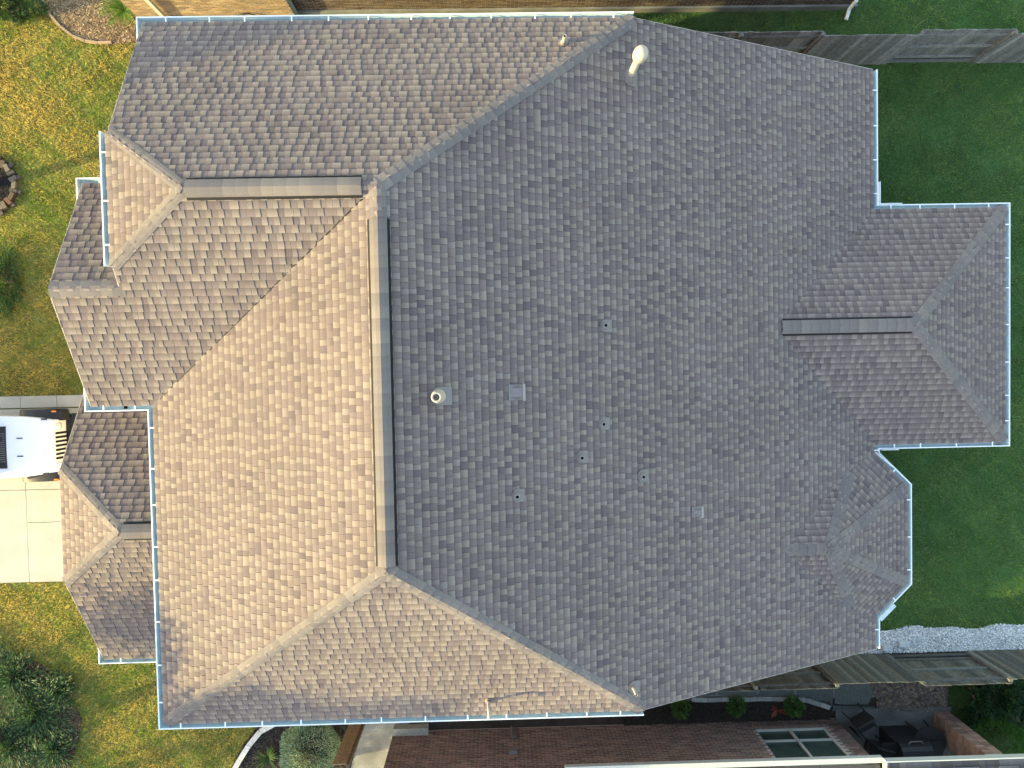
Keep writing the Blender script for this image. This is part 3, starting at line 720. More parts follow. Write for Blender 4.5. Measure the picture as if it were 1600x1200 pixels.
while r0 < 2.4:
    a = -sx1
    while a < -sx0:
        wd = random.uniform(.12, .3); hi = random.random() < .5; col = (.075, .08, .095) if hi else (.05, .053, .063); col = jit(col, .85, 1.2)
        Q = [(a, r0), (min(a + wd - .003, -sx0), r0), (min(a + wd - .003, -sx0), r0 + .147), (a, r0 + .147)]
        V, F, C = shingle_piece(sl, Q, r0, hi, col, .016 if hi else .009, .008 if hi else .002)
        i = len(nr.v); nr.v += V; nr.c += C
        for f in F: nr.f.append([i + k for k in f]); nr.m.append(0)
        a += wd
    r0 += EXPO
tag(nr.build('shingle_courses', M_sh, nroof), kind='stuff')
hx0, hx1, hy0, hy1 = q1.x - .02, q3.x - .06, q1.y - .28, q1.y - 13
nr = MB(); ym = (hy0 + hy1) / 2; zz = 2.76; zt = 2.76 + .5 * (hy0 - ym); d_ = (hy0 - ym)
nr.addmesh([(hx0, hy0, zz), (sx1 + 8, hy0 - 3.2, zz), (sx1 + 8, hy1, zz), (hx0, hy1, zz), (hx0 + d_, ym, zt), (sx1 + 4, ym, zt), (hx1, hy0, zz), (hx1, hy0 - 3.2, zz + 1.45)], [(0, 6, 7, 5, 4), (7, 1, 5), (1, 2, 5), (2, 3, 4, 5), (3, 0, 4), (0, 3, 2, 1, 7, 6)])
nr.build('upper_roof', M_deck, nb)
lw = MB(); lw.prism([(-3.1, YN - .31), (9.2, YN - .31), (9.2, -20), (-3.1, -20)], 0, 2.74); lw.build('rear_wall', M_mort, nb)

# brick pier / garden wall of the neighbour's patio
pier = tag(empty('brick_garden_wall'), 'short tan and red brick wall standing beside the dark patio at the lower right', 'wall')
pa = G(1457, 1112); PH = 2.2
TAN = [(.27, .16, .12), (.23, .14, .11), (.31, .20, .15), (.2, .13, .105), (.29, .19, .145)]
core = MB(); core.box((pa.x + .22, pa.y - .36, PH / 2), (.42, .7, PH)); core.build('wall_core', M_mort, pier)
n = int(PH / .08)
for r in range(n):
    zc = .04 + r * .08
    for (cx, cy, dx, dy) in [(pa.x + .12 + .22 * k + (.0 if r % 2 else -.0), pa.y - .005, .205, .02) for k in range(2)] + [(pa.x + .005, pa.y - .12 - .235 * k, .02, .22) for k in range(3)]:
        e = MB(); e.cur = jit(random.choice(TAN), .8, 1.2); e.box((cx, cy + random.uniform(0, .004), zc), (dx, dy, .066)); e.build('brick', M_brick, pier)

# neighbour above
na = tag(empty('tan_brick_house'), 'neighbouring brick house with its wall along the top edge, sunlit tan at the left', 'house')
YU = 9.5
BU_SHADED = [(.10, .075, .055), (.085, .062, .048), (.12, .09, .065), (.075, .055, .045), (.095, .075, .06)]  # same brick darkened, the house's shade put into the colour
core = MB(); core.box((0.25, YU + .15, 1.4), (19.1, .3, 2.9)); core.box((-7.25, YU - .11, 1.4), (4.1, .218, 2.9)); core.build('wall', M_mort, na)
BU_LIT = [(.30, .215, .13), (.26, .19, .115), (.34, .25, .15), (.23, .17, .11)]  # same brick in warm tan, sunlight put into the colour
brick_wall(na, -9.3, -5.2, YU - .22, -1, 0, 1.4, .02, holes=[(100, 101, 0, 1)], cols=BU_LIT, limit=150)
brick_wall(na, -5.2, 9.75, YU, -1, .2, 1.4, .02, holes=[(100, 101, 0, 1)], cols=BU_SHADED, limit=150)
core = MB(); core.box((.25 + 2.1, YU + .0, .06), (19.3 - 4.2, .12, .3)); core.build('foundation', M_concD, na)
def dspout(x, m, w=.09, label=None, dy=0):
    e = MB(); e.box((x, YU - .08 + dy, 1.35), (w, .07, 2.6)); o = e.build('downspout', m, na)
    if label: o['label'] = label
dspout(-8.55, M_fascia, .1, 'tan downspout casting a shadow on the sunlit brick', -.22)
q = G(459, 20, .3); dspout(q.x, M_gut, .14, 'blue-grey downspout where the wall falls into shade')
e = MB(); e.tube([(9.72, YU - .05, .5), (9.72, YU - .08, .12), (9.66, YU - .34, .05)], .05, 10); e.build('downspout', M_gutlip, na)
# coiled hose and a spigot on the sunlit wall
hs = tag(empty('garden_hose'), 'thin dark cable looped against the sunlit tan wall at the top', 'cable')
e = MB(); c0 = G(385, 14, .5); pts = [(c0.x + .3 * math.cos(a) * (1 - a * .05), YU - .27, .35 + .22 * math.sin(a) + .02 * a) for a in np.linspace(-.6, 5.6, 26)]
e.tube(pts, .014, 8); e.build('cable', M_carblk, hs)
e = MB(); c0 = G(296, 22, .3); e.tube([(c0.x, YU - .24, .3), (c0.x, YU - .35, .3), (c0.x, YU - .37, .1)], .018, 8); e.tube([(c0.x, YU - .33, .34), (c0.x + .22, YU - .35, .34)], .012, 8)
tag(e.build('water_spigot', M_flash), 'small metal spigot on the sunlit tan wall beside the downspout', 'spigot')

# ------------------------------------------------------------------ wooden fences
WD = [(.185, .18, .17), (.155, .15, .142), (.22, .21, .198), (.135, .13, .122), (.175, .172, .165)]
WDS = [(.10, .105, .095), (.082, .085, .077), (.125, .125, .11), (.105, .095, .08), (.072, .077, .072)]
def fence(x0, x1, y, panels, cols, label, base=0):
    """panels: list of (xa, xb, side) side=+1 boards on the north face, -1 on the south face"""
    root = tag(empty('wooden_fence'), label, 'fence'); hgt = 1.75
    def wood(name, c, d, cs=None, rot=None):
        e = MB(); e.cur = jit(random.choice(cs or cols), .8, 1.25); e.box(c, d, M=rot) if rot is not None else e.box(c, d); return e.build(name, M_wood, root)
    for xa, xb, side in panels:
        n = int(round((xb - xa) / .142))
        for i in range(n):
            hh = hgt + random.uniform(-.02, .02); xx = xa + (i + .5) * (xb - xa) / n
            wood('board', (xx, y + side * .055 + random.uniform(-.004, .004), base + hh / 2 + .02), ((xb - xa) / n - .006, .018, hh), rot=Matrix.Rotation(random.uniform(-.006, .006), 3, 'Y'))
        for z in (.3, .92, 1.55):
            wood('rail', ((xa + xb) / 2, y + side * .024, base + z), (xb - xa - .01, .04, .09), [(.19, .185, .17), (.17, .165, .155)] if cols is WD else [(.13, .135, .125), (.11, .11, .1)])
        wood('kick_board', ((xa + xb) / 2, y + side * .0, base + .08), (xb - xa - .02, .035, .15))
        wood('post', (xa, y - .0, base + .88), (.09, .085, 1.76))
    return root
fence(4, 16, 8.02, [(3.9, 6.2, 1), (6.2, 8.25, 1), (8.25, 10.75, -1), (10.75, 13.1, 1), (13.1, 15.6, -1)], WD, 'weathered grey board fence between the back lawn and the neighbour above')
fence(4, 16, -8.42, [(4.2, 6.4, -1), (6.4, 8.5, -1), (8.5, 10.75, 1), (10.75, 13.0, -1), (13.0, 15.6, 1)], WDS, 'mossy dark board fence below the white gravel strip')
# timber screen at the lower left
ts = tag(empty('timber_screen'), 'tall narrow brown timber screen between the pale shrub and the concrete pad', 'fence')
A = G(553, 1112, 0)
for i in range(2):
    e = MB(); e.cur = jit((.22, .15, .085), .85, 1.15); e.box((A.x + .09 + i * .172, A.y, 1.3), (.166, .03, 2.6)); e.build('board', M_wood, ts)
for z in (.4, 1.4, 2.3):
    e = MB(); e.cur = (.12, .09, .055); e.box((A.x + .17, A.y - .05, z), (.34, .06, .09)); e.build('rail', M_wood, ts)
e = MB(); e.cur = (.12, .085, .05); e.box((A.x + .38, A.y - .04, 1.32), (.07, .09, 2.64)); e.build('post', M_wood, ts)

# ------------------------------------------------------------------ paths, gravel, stones
def rocks(name, P, n, smin, smax, cols, label, cat, seed=1, zb=0.0, flat=.6):
    r = np.random.default_rng(seed); x0, x1 = min(p[0] for p in P), max(p[0] for p in P); y0, y1 = min(p[1] for p in P), max(p[1] for p in P)
    X = r.uniform(x0, x1, n); Y = r.uniform(y0, y1, n); k = inpoly(P, X, Y); X, Y = X[k], Y[k]; n = len(X)
    # deformed octahedra subdivided once would cost more; 8 faces, jittered
    base = np.array([(1, 0, 0), (0, 1, 0), (-1, 0, 0), (0, -1, 0), (0, 0, 1), (.7, .7, .55), (-.7, .7, .5), (-.7, -.7, .55), (.7, -.7, .5)])
    F0 = np.array([(4, 5, 6), (4, 6, 7), (4, 7, 8), (4, 8, 5), (0, 5, 8), (0, 1, 5), (1, 6, 5), (1, 2, 6), (2, 7, 6), (2, 3, 7), (3, 8, 7), (3, 0, 8)])
    s = r.uniform(smin, smax, n); th = r.uniform(0, 2 * np.pi, n); el = r.uniform(.6, 1, n)
    V = base[None] * (1 + r.uniform(-.22, .22, (n, 9, 1))); V = V * s[:, None, None]; V[:, :, 1] *= el[:, None]; V[:, :, 2] *= flat
    c, si = np.cos(th)[:, None], np.sin(th)[:, None]; VX = V[:, :, 0] * c - V[:, :, 1] * si; VY = V[:, :, 0] * si + V[:, :, 1] * c
    V = np.stack([VX + X[:, None], VY + Y[:, None], V[:, :, 2] + zb + r.uniform(0, smin, n)[:, None]], 2)
    F = (F0[None] + 9 * np.arange(n)[:, None, None]).reshape(-1, 3)
    cols = np.array(cols); C = cols[r.integers(len(cols), size=n)] * r.uniform(.75, 1.2, n)[:, None]
    return tag(fastmesh(name, V.reshape(-1, 3), F, np.repeat(C, 9, 0), M_stone), label, cat, kind='stuff')
gpts = [(8.4, -7.55)]
xs = np.linspace(8.4, 15.6, 26); edge = [(x, -7.68 + .05 * math.sin(x * 2.3) + .04 * math.sin(x * 5.1)) for x in xs]
rocks('white_gravel', [(x, y) for x, y in edge] + [(15.6, -8.36), (8.4, -8.36)], 15000, .014, .034, [(.62, .64, .63), (.5, .53, .54), (.72, .72, .7), (.42, .44, .46), (.56, .6, .62)], 'white gravel strip between the back lawn and the dark fence', 'gravel', 3, -.01)
sheet('gravel_bed', [(8.4, -8.37), (15.7, -8.37), (15.7, -7.75), (8.4, -7.75)], -.012, M_concD)
for u, v, nm in ((1385, 1012, 'left'), (1411, 1006, 'right')):
    p = G(u, v, .03); e = MB(); e.cur = (.52, .55, .56); e.box((p.x, p.y, .02), (.24 if nm == 'left' else .27, .13, .16), .02)
    tag(e.build('paver', M_stone), 'pale paver set in the white gravel, ' + ('the one nearer the house corner' if nm == 'left' else 'the one farther from the house corner'), 'paver')
pth = tag(empty('flagstone_path'), kind='structure')
e = MB(); e.prism([(3.6, -9.62), (10.95, -9.62), (10.95, -8.5), (3.6, -8.5)], -.05, -.022); e.build('path_bed', M_concD, pth)
fl = [  # flagstones in photograph pixels on the ground
    [(1060, 1088), (1120, 1086), (1112, 1060), (1050, 1058)], [(1122, 1086), (1182, 1088), (1190, 1060), (1115, 1060)],
    [(1185, 1088), (1243, 1092), (1240, 1064), (1193, 1060)], [(1246, 1094), (1300, 1106), (1303, 1066), (1298, 1058), (1243, 1062)],
    [(1304, 1100), (1356, 1102), (1366, 1085), (1352, 1056), (1308, 1058)], [(1300, 1112), (1368, 1112), (1368, 1104), (1300, 1101)]]
for P in fl:
    pts = [G(u, v) for u, v in P]; c = sum(pts, Vector()) / len(pts); pts = [c + (p - c) * .975 for p in pts]
    poly = []
    for i in range(len(pts)):
        a, b2 = pts[i], pts[(i + 1) % len(pts)]
        for t in (0, .33, .66): q = a.lerp(b2, t); poly.append((q.x + random.uniform(-.015, .015), q.y + random.uniform(-.015, .015)))
    e = MB(); f = random.uniform(.85, 1.15); e.cur = (.085 * f, .10 * f, .092 * f); e.prism(poly, -.05, .012); e.build('flagstone', M_stone, pth)
peb = [tuple(G(u, v)[:2]) for u, v in ((1352, 1056), (1478, 1058), (1482, 1090), (1476, 1112), (1374, 1112), (1368, 1085))]
rocks('brown_pebbles', peb, 2600, .025, .062, [(.15, .12, .09), (.11, .09, .07), (.2, .17, .13), (.09, .085, .08), (.16, .13, .11)], 'brown river pebbles between the flagstone path and the grass patch', 'pebbles', 5, -.03, .8)
# stone edging and bed
ed = tag(empty('stone_edging'), 'row of pale grey edging stones curving along the narrow planting bed', 'edging')
e_px = [(1080, 1091), (1104, 1092), (1126, 1091), (1148, 1091), (1170, 1091), (1182, 1090), (1206, 1090), (1232, 1091), (1257, 1092), (1280, 1099), (1295, 1104)]
for i in range(len(e_px) - 1):
    a, b2 = G(*e_px[i]), G(*e_px[i + 1]); c = (a + b2) / 2; L = (b2 - a).length; e = MB(); f = random.uniform(.7, 1.25); e.cur = (.30 * f, .31 * f, .29 * f)
    e.box((c.x, c.y, .03), (L - .015, .12, .12), math.atan2((b2 - a).y, (b2 - a).x)); e.build('edging_stone', M_stone, ed)
BED = [(3.3, -10.19), (9.1, -10.19), (9.1, -9.68), (3.3, -9.55)]
def mulch(name, P, n, label, cols, seed, z=0, lk=1):
    r = np.random.default_rng(seed); x0, x1 = min(p[0] for p in P), max(p[0] for p in P); y0, y1 = min(p[1] for p in P), max(p[1] for p in P)
    X = r.uniform(x0, x1, n); Y = r.uniform(y0, y1, n); k = inpoly(P, X, Y); X, Y = X[k], Y[k]; n = len(X)
    L = r.uniform(.015, .05, n) * lk; W = r.uniform(.004, .010, n); th = r.uniform(0, np.pi, n); dz = r.uniform(-.4, .4, n) * L; zb = z + r.uniform(0, .03, n)
    d = np.stack([np.cos(th) * L, np.sin(th) * L, dz], 1); s = np.stack([-np.sin(th) * W, np.cos(th) * W, np.zeros(n)], 1); c = np.stack([X, Y, zb + .01], 1)
    V = np.stack([c - d - s, c + d - s, c + d + s, c - d + s], 1).reshape(-1, 3)
    C = np.array(cols)[r.integers(len(cols), size=n)] * r.uniform(.6, 1.3, n)[:, None]
    return tag(fastmesh(name, V, np.arange(4 * n).reshape(-1, 4), np.repeat(C, 4, 0), M_mulch), label, 'mulch', kind='stuff')
sheet('planting_bed', BED, -.015, M_ground)
DKM = [(.022, .018, .016), (.035, .028, .024), (.05, .04, .03)]
mulch('dark_mulch', BED, 14000, 'dark mulch in the narrow bed along the brick wall', DKM, 2, -.01)
sheet('planting_bed', BEDBR, -.012, M_ground); mulch('dark_mulch', BEDBR, 26000, 'dark mulch around the pale shrub', DKM + [(.09, .08, .07)], 4, -.01)
sheet('planting_bed', BEDTL, -.012, M_ground); mulch('straw_mulch', BEDTL, 22000, 'straw-coloured clippings in the curved bed at the upper left', [(.26, .17, .09), (.33, .23, .13), (.2, .13, .07), (.15, .10, .06), (.42, .31, .19)], 6, -.01, 2.2)
sheet('planting_bed', BEDBL, -.012, M_ground); mulch('brown_mulch', BEDBL, 26000, 'brown wood chips under the big tree at the lower left', [(.13, .085, .05), (.2, .14, .09), (.08, .055, .035)], 7, -.01)
# grey concrete pad beside the brick wall
sheet('concrete_pad', [tuple(G(u, v)[:2]) for u, v in ((569, 1120), (640, 1120), (640, 1210), (545, 1260), (548, 1200))], .0, M_concD)
# neighbour patio
sheet('patio', [(9.28, -14), (12.55, -14), (12.55, -9.93), (9.28, -9.93)], .02, M_patio)
# edging strips
def curved_edge(name, px, wdt, hgt, col, label, seg=1):
    root = tag(empty(name), label, 'edging'); pts = [G(u, v) for u, v in px]
    for i in range(len(pts) - 1):
        a, b2 = pts[i], pts[i + 1]; c = (a + b2) / 2; d = b2 - a; e = MB(); f = random.uniform(.85, 1.12); e.cur = tuple(q * f for q in col)
        e.box((c.x, c.y, hgt / 2), (d.length - .012, wdt, hgt + .04), math.atan2(d.y, d.x)); e.build('edging_stone', M_stone, root)
curved_edge('curved_edging', [(432, 1128), (408, 1141), (390, 1163), (376, 1185), (362, 1210), (350, 1235)], .14, .07, (.62, .6, .54), 'white curved edging between the lawn and the shrub bed')
curved_edge('bed_edging', [(66, -6), (70, 8), (80, 25), (96, 43), (114, 57), (134, 65), (154, 68), (176, 67)], .06, .05, (.30, .22, .14), 'thin tan edging round the bed at the upper left')
# brick tree ring
ring = tag(empty('brick_tree_ring'), 'ring of stacked reddish bricks round a black mulch bed at the left edge', 'tree ring')
for k in range(26):
    a = 2 * math.pi * k / 26; e = MB(); e.cur = random.choice([(.13, .065, .045), (.14, .11, .075), (.10, .07, .05), (.16, .14, .10), (.07, .06, .05)])  # brick colours darkened to set the ring in shade
    e.box((RINGC.x + .66 * math.cos(a), RINGC.y + .66 * math.sin(a), .05 + random.uniform(-.02, .02)), (.2, .11, .13), a + random.uniform(-.25, .25) + (0 if k % 3 else math.pi / 2)); e.build('brick', M_brick, ring)
    if k % 2: 
        e = MB(); e.cur = (.1, .085, .075); e.box((RINGC.x + .79 * math.cos(a), RINGC.y + .79 * math.sin(a), .03), (.12, .09, .1), a + random.uniform(-.5, .5)); e.build('brick', M_brick, ring)
sheet('ring_soil', circle(RINGC, .62), -.008, M_ground); mulch('ring_mulch', circle(RINGC, .62), 9000, 'black mulch inside the brick ring', [(.018, .016, .016), (.03, .026, .024)], 9, 0)

# ------------------------------------------------------------------ plants
def leaves(C3, N, size, cols, seed, up=.4, ratio=.45):
    """C3: (n,3) leaf centres -> quads (folded diamond), one colour each"""
    r = np.random.default_rng(seed); n = len(C3); d = r.normal(size=(n, 3)); d[:, 2] *= .5; d /= np.linalg.norm(d, axis=1)[:, None]
    nn = r.normal(size=(n, 3)); nn[:, 2] = np.abs(nn[:, 2]) + up; s = np.cross(d, nn); s /= np.linalg.norm(s, axis=1)[:, None]
    L = size * r.uniform(.6, 1.3, n)[:, None]; V = np.stack([C3 - d * L, C3 + s * L * ratio, C3 + d * L, C3 - s * L * ratio], 1).reshape(-1, 3)
    C = np.array(cols)[r.integers(len(cols), size=n)] * r.uniform(.65, 1.3, n)[:, None]
    return V, np.arange(4 * n).reshape(-1, 4), np.repeat(C, 4, 0)
def blob(c, r3, n, seed, shell=.55, lump=.25):
    r = np.random.default_rng(seed); d = r.normal(size=(n, 3)); d /= np.linalg.norm(d, axis=1)[:, None]
    k = 1 + lump * np.sin(d[:, 0] * 5 + seed) * np.cos(d[:, 1] * 6 + seed * 2) + lump * .6 * np.sin(d[:, 2] * 9 + d[:, 0] * 7)
    rad = r.uniform(shell, 1, n) ** .6 * k
    return np.array(c)[None] + d * rad[:, None] * np.array(r3)[None]
def shrub(name, loc, r3, n, size, cols, label, cat, seed, ratio=.45, **k):
    root = tag(empty(name, (0, 0, 0)), label, cat); z0 = r3[2] * .8
    V, F, C = leaves(blob((loc[0], loc[1], z0), r3, n, seed, **k), n, size, cols, seed, ratio=ratio); ok = V[:, 2] > -.01
    V[:, 2] = np.maximum(V[:, 2], .0); fastmesh('foliage', V, F, C, M_leaf, root)
    e = MB(); r = random.Random(seed)
    for i in range(9):
        a = r.uniform(0, 6.28); q = Vector((loc[0] + math.cos(a) * r3[0] * .6, loc[1] + math.sin(a) * r3[1] * .6, z0 * r.uniform(.8, 1.4))); e.tube([(loc[0], loc[1], -.02), tuple(q)], [.018, .006], 6)
    e.build('stem', M_bark, root); return root
p = G(484, 1172, .5); shrub('pale_shrub', (p.x, p.y), (.80, .80, .62), 15000, .026, [(.30, .40, .26), (.40, .48, .36), (.16, .26, .13), (.10, .18, .08)], 'clipped shrub with small pale green leaves beside the timber screen', 'shrub', 3, shell=.8, lump=.06)
for i, (u, v, lab) in enumerate(((1064, 1106, 'small round green shrub half under the house eave'), (1150, 1104, 'small round green shrub in the middle of the narrow bed'), (1240, 1103, 'small round green shrub just right of the red-leaved plant'))):
    p = G(u, v, .2); shrub('small_shrub', (p.x, p.y), (.27, .27, .26), 1500, .028, [(.05, .12, .02), (.08, .17, .03), (.03, .08, .015)], lab, 'shrub', 20 + i)['group'] = 'small shrubs in the narrow bed'
p = G(1560, 1155, .5); shrub('round_shrub', (p.x, p.y), (.75, .62, .62), 12000, .026, [(.06, .17, .025), (.09, .22, .04), (.04, .11, .02)], 'bright green rounded shrub right of the brick garden wall', 'shrub', 31, shell=.75, lump=.08)
for i, (u, v, s, lab) in enumerate(((1560, 1092, .75, 'dark glossy bush near the fence at the right edge'), (1592, 1120, .6, 'dark bush at the right edge above the bright round shrub'), (1535, 1122, .42, 'low dark bush with a bare pink stem beside it'))):
    p = G(u, v, .3); shrub('dark_bush', (p.x, p.y), (s, s * .8, s * .6), int(6500 * s), .045, [(.018, .05, .018), (.03, .08, .025), (.012, .03, .014), (.05, .12, .04)], lab, 'bush', 41 + i)['group'] = 'dark bushes at the lower right'
e = MB(); pts = [tuple(G(u, v, .12)) for u, v in ((1514, 1074), (1519, 1080), (1522, 1090), (1528, 1098), (1531, 1103))]; e.tube(pts, [.02, .025, .02, .025, .01], 7)
tag(e.build('bare_branch', mat('pink_stem', (.42, .2, .16), .8)), 'bare pinkish crooked branch lying beside the dark bushes', 'branch')
# strap-leaved plants
def strap_plant(name, c, n, L, wd, cols, label, cat, seed, arch=.5, up=.6):
    r = random.Random(seed); root = tag(empty(name), label, cat)
    for i in range(n):
        a = r.uniform(0, 6.28); l = L * r.uniform(.6, 1.15); e = MB(); c0 = r.choice(cols); f = r.uniform(.7, 1.25); e.cur = tuple(q * f for q in c0); prev = None; lift = r.uniform(.5, 1.2) * up; ws = wd * r.uniform(.7, 1.2)
        rows = []
        for k in range(6):
            t = k / 5; rr_ = l * (t * (1 - .2 * t)); z = l * lift * (t - arch * 1.3 * t * t) + .02; w2 = ws * (1 - t) ** .6 * (.6 + .9 * t if t < .5 else 1.05); d = Vector((math.cos(a), math.sin(a), 0)); s = Vector((-d.y, d.x, 0)); P0 = Vector((c[0], c[1], 0)) + d * rr_ + Vector((0, 0, max(z, .01)))
            rows.append((P0 - s * w2, P0 + s * w2))
        for k in range(5): e.face([rows[k][0], rows[k][1], rows[k + 1][1], rows[k + 1][0]])
        e.build('leaf', M_leaf, root)
    return root
p = G(1216, 1112, .1); strap_plant('red_plant', (p.x, p.y), 13, .34, .04, [(.26, .05, .035), (.18, .04, .03), (.3, .09, .06)], 'low plant with pointed dark red leaves in the narrow bed', 'plant', 5, arch=.4, up=.35)
p = G(192, 14, .1); strap_plant('ornamental_grass', (p.x, p.y), 240, .78, .008, [(.12, .22, .02), (.18, .26, .03), (.08, .16, .015)], 'arching bright green ornamental grass beside the sunlit wall', 'plant', 8, up=1.0)
p = G(418, 1185, .1); strap_plant('fern_plant', (p.x, p.y), 46, .5, .02, [(.04, .09, .02), (.06, .12, .03), (.12, .19, .02)], 'dark fern-like plant beside the white curved edging', 'plant', 9, up=.8)
for i, (u, v, lab) in enumerate(((18, 14, 'dark leafy bush in the upper left corner'), (62, 12, 'small weedy plant on the upper left bed edge'))):
    p = G(u, v, .2); shrub('leafy_bush', (p.x, p.y), (.42 if i == 0 else .2, .35 if i == 0 else .18, .35), 2200 if i == 0 else 500, .04, [(.04, .09, .02), (.06, .12, .03), (.03, .05, .02)], lab, 'bush', 50 + i)
BBL = [(20, 1058, .8, .22, 'big dark bush at the left edge, topmost of the lower left bed'), (52, 1112, .8, .24, 'dark bush in the middle of the lower left bed'), (15, 1165, .9, .24, 'dark bush at the left edge below the others'), (84, 1172, .55, .18, 'low dark bush near the bottom edge in the lower left bed'), (92, 1080, .5, .16, 'small spreading bush at the lawn side of the lower left bed')]
for i, (u, v, s, h, lab) in enumerate(BBL):
    p = G(u, v, h * .6); shrub('garden_bush', (p.x, p.y), (s, s, h), int(4800 * s), .06, [(.05, .11, .04), (.07, .15, .05), (.03, .06, .025), (.12, .18, .08)], lab, 'bush', 60 + i, shell=.15, lump=.75, ratio=.2)['group'] = 'bushes of the lower left bed'
p = G(8, 440, .3); shrub('garden_bush', (p.x - .15, p.y), (.45, .9, .12), 1500, .04, [(.05, .12, .025), (.035, .08, .02)], 'low green clump on the lawn at the left edge', 'bush', 71, lump=.4)

# trees
def tree(name, loc, h, crown, cr3, n, label, seed, cols, lsize=.07, trunk=.17, shell=.3, lump=.3):
    root = tag(empty(name), label, 'tree'); r = random.Random(seed); e = MB()
    top = Vector((crown[0], crown[1], crown[2]))
    e.tube([(loc[0], loc[1], -.05), (loc[0] + .02, loc[1] + .03, h * .4), tuple(top - Vector((0, 0, cr3[2] * .4)))], [trunk, trunk * .8, trunk * .5], 12); e.build('trunk', M_bark, root)
    e = MB(); clusters = []
    for i in range(16):
        d = Vector((r.gauss(0, 1), r.gauss(0, 1), r.gauss(0, .8))).normalized(); q = top + Vector((d.x * cr3[0], d.y * cr3[1], d.z * cr3[2])) * r.uniform(.55, .95)
        s = Vector((loc[0], loc[1], r.uniform(h * .35, top.z)))
        e.tube([tuple(s), tuple(s.lerp(q, .5) + Vector((0, 0, -.15))), tuple(q)], [trunk * .4, trunk * .22, .012], 7); clusters.append(q)
    e.build('branches', M_bark, root)
    P = [blob(tuple(q), tuple(x * r.uniform(.28, .48) for x in cr3), n // 16, seed * 31 + k, shell=.1, lump=.4) for k, q in enumerate(clusters)]
    P = np.concatenate(P); V, F, C = leaves(P, len(P), lsize, cols, seed); fastmesh('crown', V, F, C, M_leaf, root)
    return root
GL = [(.04, .09, .025), (.055, .12, .03), (.03, .06, .02)]
tb = G(108, 1128)
tree('garden_tree', (-13.9, -9.9), 6.5, (-13.9, -8.5, 7.1), (1.4, 2.2, 2.3), 17000, 'leafy tree rising from the dark bed in the lower left corner', 3, GL, .085, .2)
shrub('shade_shrub', (-15.4, -8.2), (.8, 1.1, .3), 9000, .06, GL, 'unseen shrub added beyond the left edge to shade the lower left bed', 'shrub', 80)  # out-of-view shrub added to throw shade on the bed's bushes
tree('ring_tree', (RINGC.x, RINGC.y), 8, (RINGC.x - 1.2, RINGC.y - .9, 7.6), (1.6, 1.5, 1.6), 14000, 'tree growing from the brick ring at the left edge', 5, GL, .06, .13)
tree('offframe_tree', (-25, -2.5), 6, (-25, -2.2, 4.2), (2.2, 2.6, 1.8), 9000, 'street tree beyond the left edge shading the lawn', 7, GL, .08, .16)
tree('offframe_tree', (-28, -15.6), 9, (-28, -15.2, 10.4), (2.4, 2.6, 3.8), 26000, 'tall dense unseen tree added beyond the lower left corner to shade the back lawn', 12, GL, .17, .2, lump=.2)  # unseen tree added to keep low sun off the back lawn

# ------------------------------------------------------------------ patio furniture
def box_part(name, c, d, m, root, rz=0, M=None):
    e = MB(); e.box(c, d, rz, M); return e.build(name, m, root)
def patio_chair(c, rz, label):
    root = tag(empty('patio_chair', (c.x, c.y, .02), rz), label, 'chair')
    box_part('seat', (0, 0, .42), (.5, .5, .05), M_carblk, root)
    e = MB(); e.box((0, .25, .72), (.5, .05, .55), M=Matrix.Rotation(-.18, 3, 'X')); e.build('backrest', M_carblk, root)
    for sx in (-1, 1):
        e = MB(); e.tube([(sx * .27, .22, .62), (sx * .27, -.2, .62), (sx * .27, -.24, 0)], .018, 8); e.build('armrest', M_carblk, root)
        for sy in (-1, 1):
            e = MB(); e.tube([(sx * .23, sy * .22, .42), (sx * .25, sy * .25, 0)], .017, 8); e.build('leg', M_carblk, root)
    root['group'] = 'patio chairs'
    return root
patio_chair(G(1345, 1128, .4), .5, 'black metal patio chair beside the neighbour brick wall corner')
patio_chair(G(1362, 1170, .4), -.3, 'black patio chair partly under the dark roof edge')
gr = tag(empty('patio_grill'), 'large black covered grill with arched handle on the neighbour patio', 'grill')
p = G(1425, 1168, .8)
box_part('cabinet', (p.x, p.y - .1, .42), (.95, .6, .8), M_carblk, gr)
e = MB(); R = Matrix.Rotation(math.pi / 2, 3, 'Y'); 
prof = [(math.cos(a) * .3, math.sin(a) * .3) for a in np.linspace(0, math.pi, 10)]
V = [(p.x + sx * .42, p.y - .1 + y, .82 + z) for sx in (-1, 1) for y, z in prof]; e.addmesh(V, [tuple(range(9, -1, -1)), tuple(range(10, 20))] + [(i, i + 1, 11 + i, 10 + i) for i in range(9)]); e.build('lid', M_carblk, gr)
e = MB(); e.tube([(p.x - .2, p.y + .2, .98), (p.x - .15, p.y + .27, 1.0), (p.x + .15, p.y + .27, 1.0), (p.x + .2, p.y + .2, .98)], .014, 8); e.build('handle', M_flash, gr)
for sx in (-1, 1): box_part('side_shelf', (p.x + sx * .66, p.y - .1, .8), (.36, .5, .03), M_carblk, gr)
tb2 = tag(empty('patio_table'), 'dark patio table beside the covered grill, near the brick garden wall', 'table'); q = G(1455, 1160, .7)
e = MB(); e.lathe([(0, .70), (.45, .70), (.45, .73), (0, .73)], (q.x - .05, q.y, 0), 28); e.build('tabletop', M_carblk, tb2)
for a in (0.8, 2.4, 3.9, 5.5): e = MB(); e.tube([(q.x - .05 + .25 * math.cos(a), q.y + .25 * math.sin(a), .7), (q.x - .05 + .36 * math.cos(a), q.y + .36 * math.sin(a), .02)], .018, 8); e.build('leg', M_carblk, tb2)

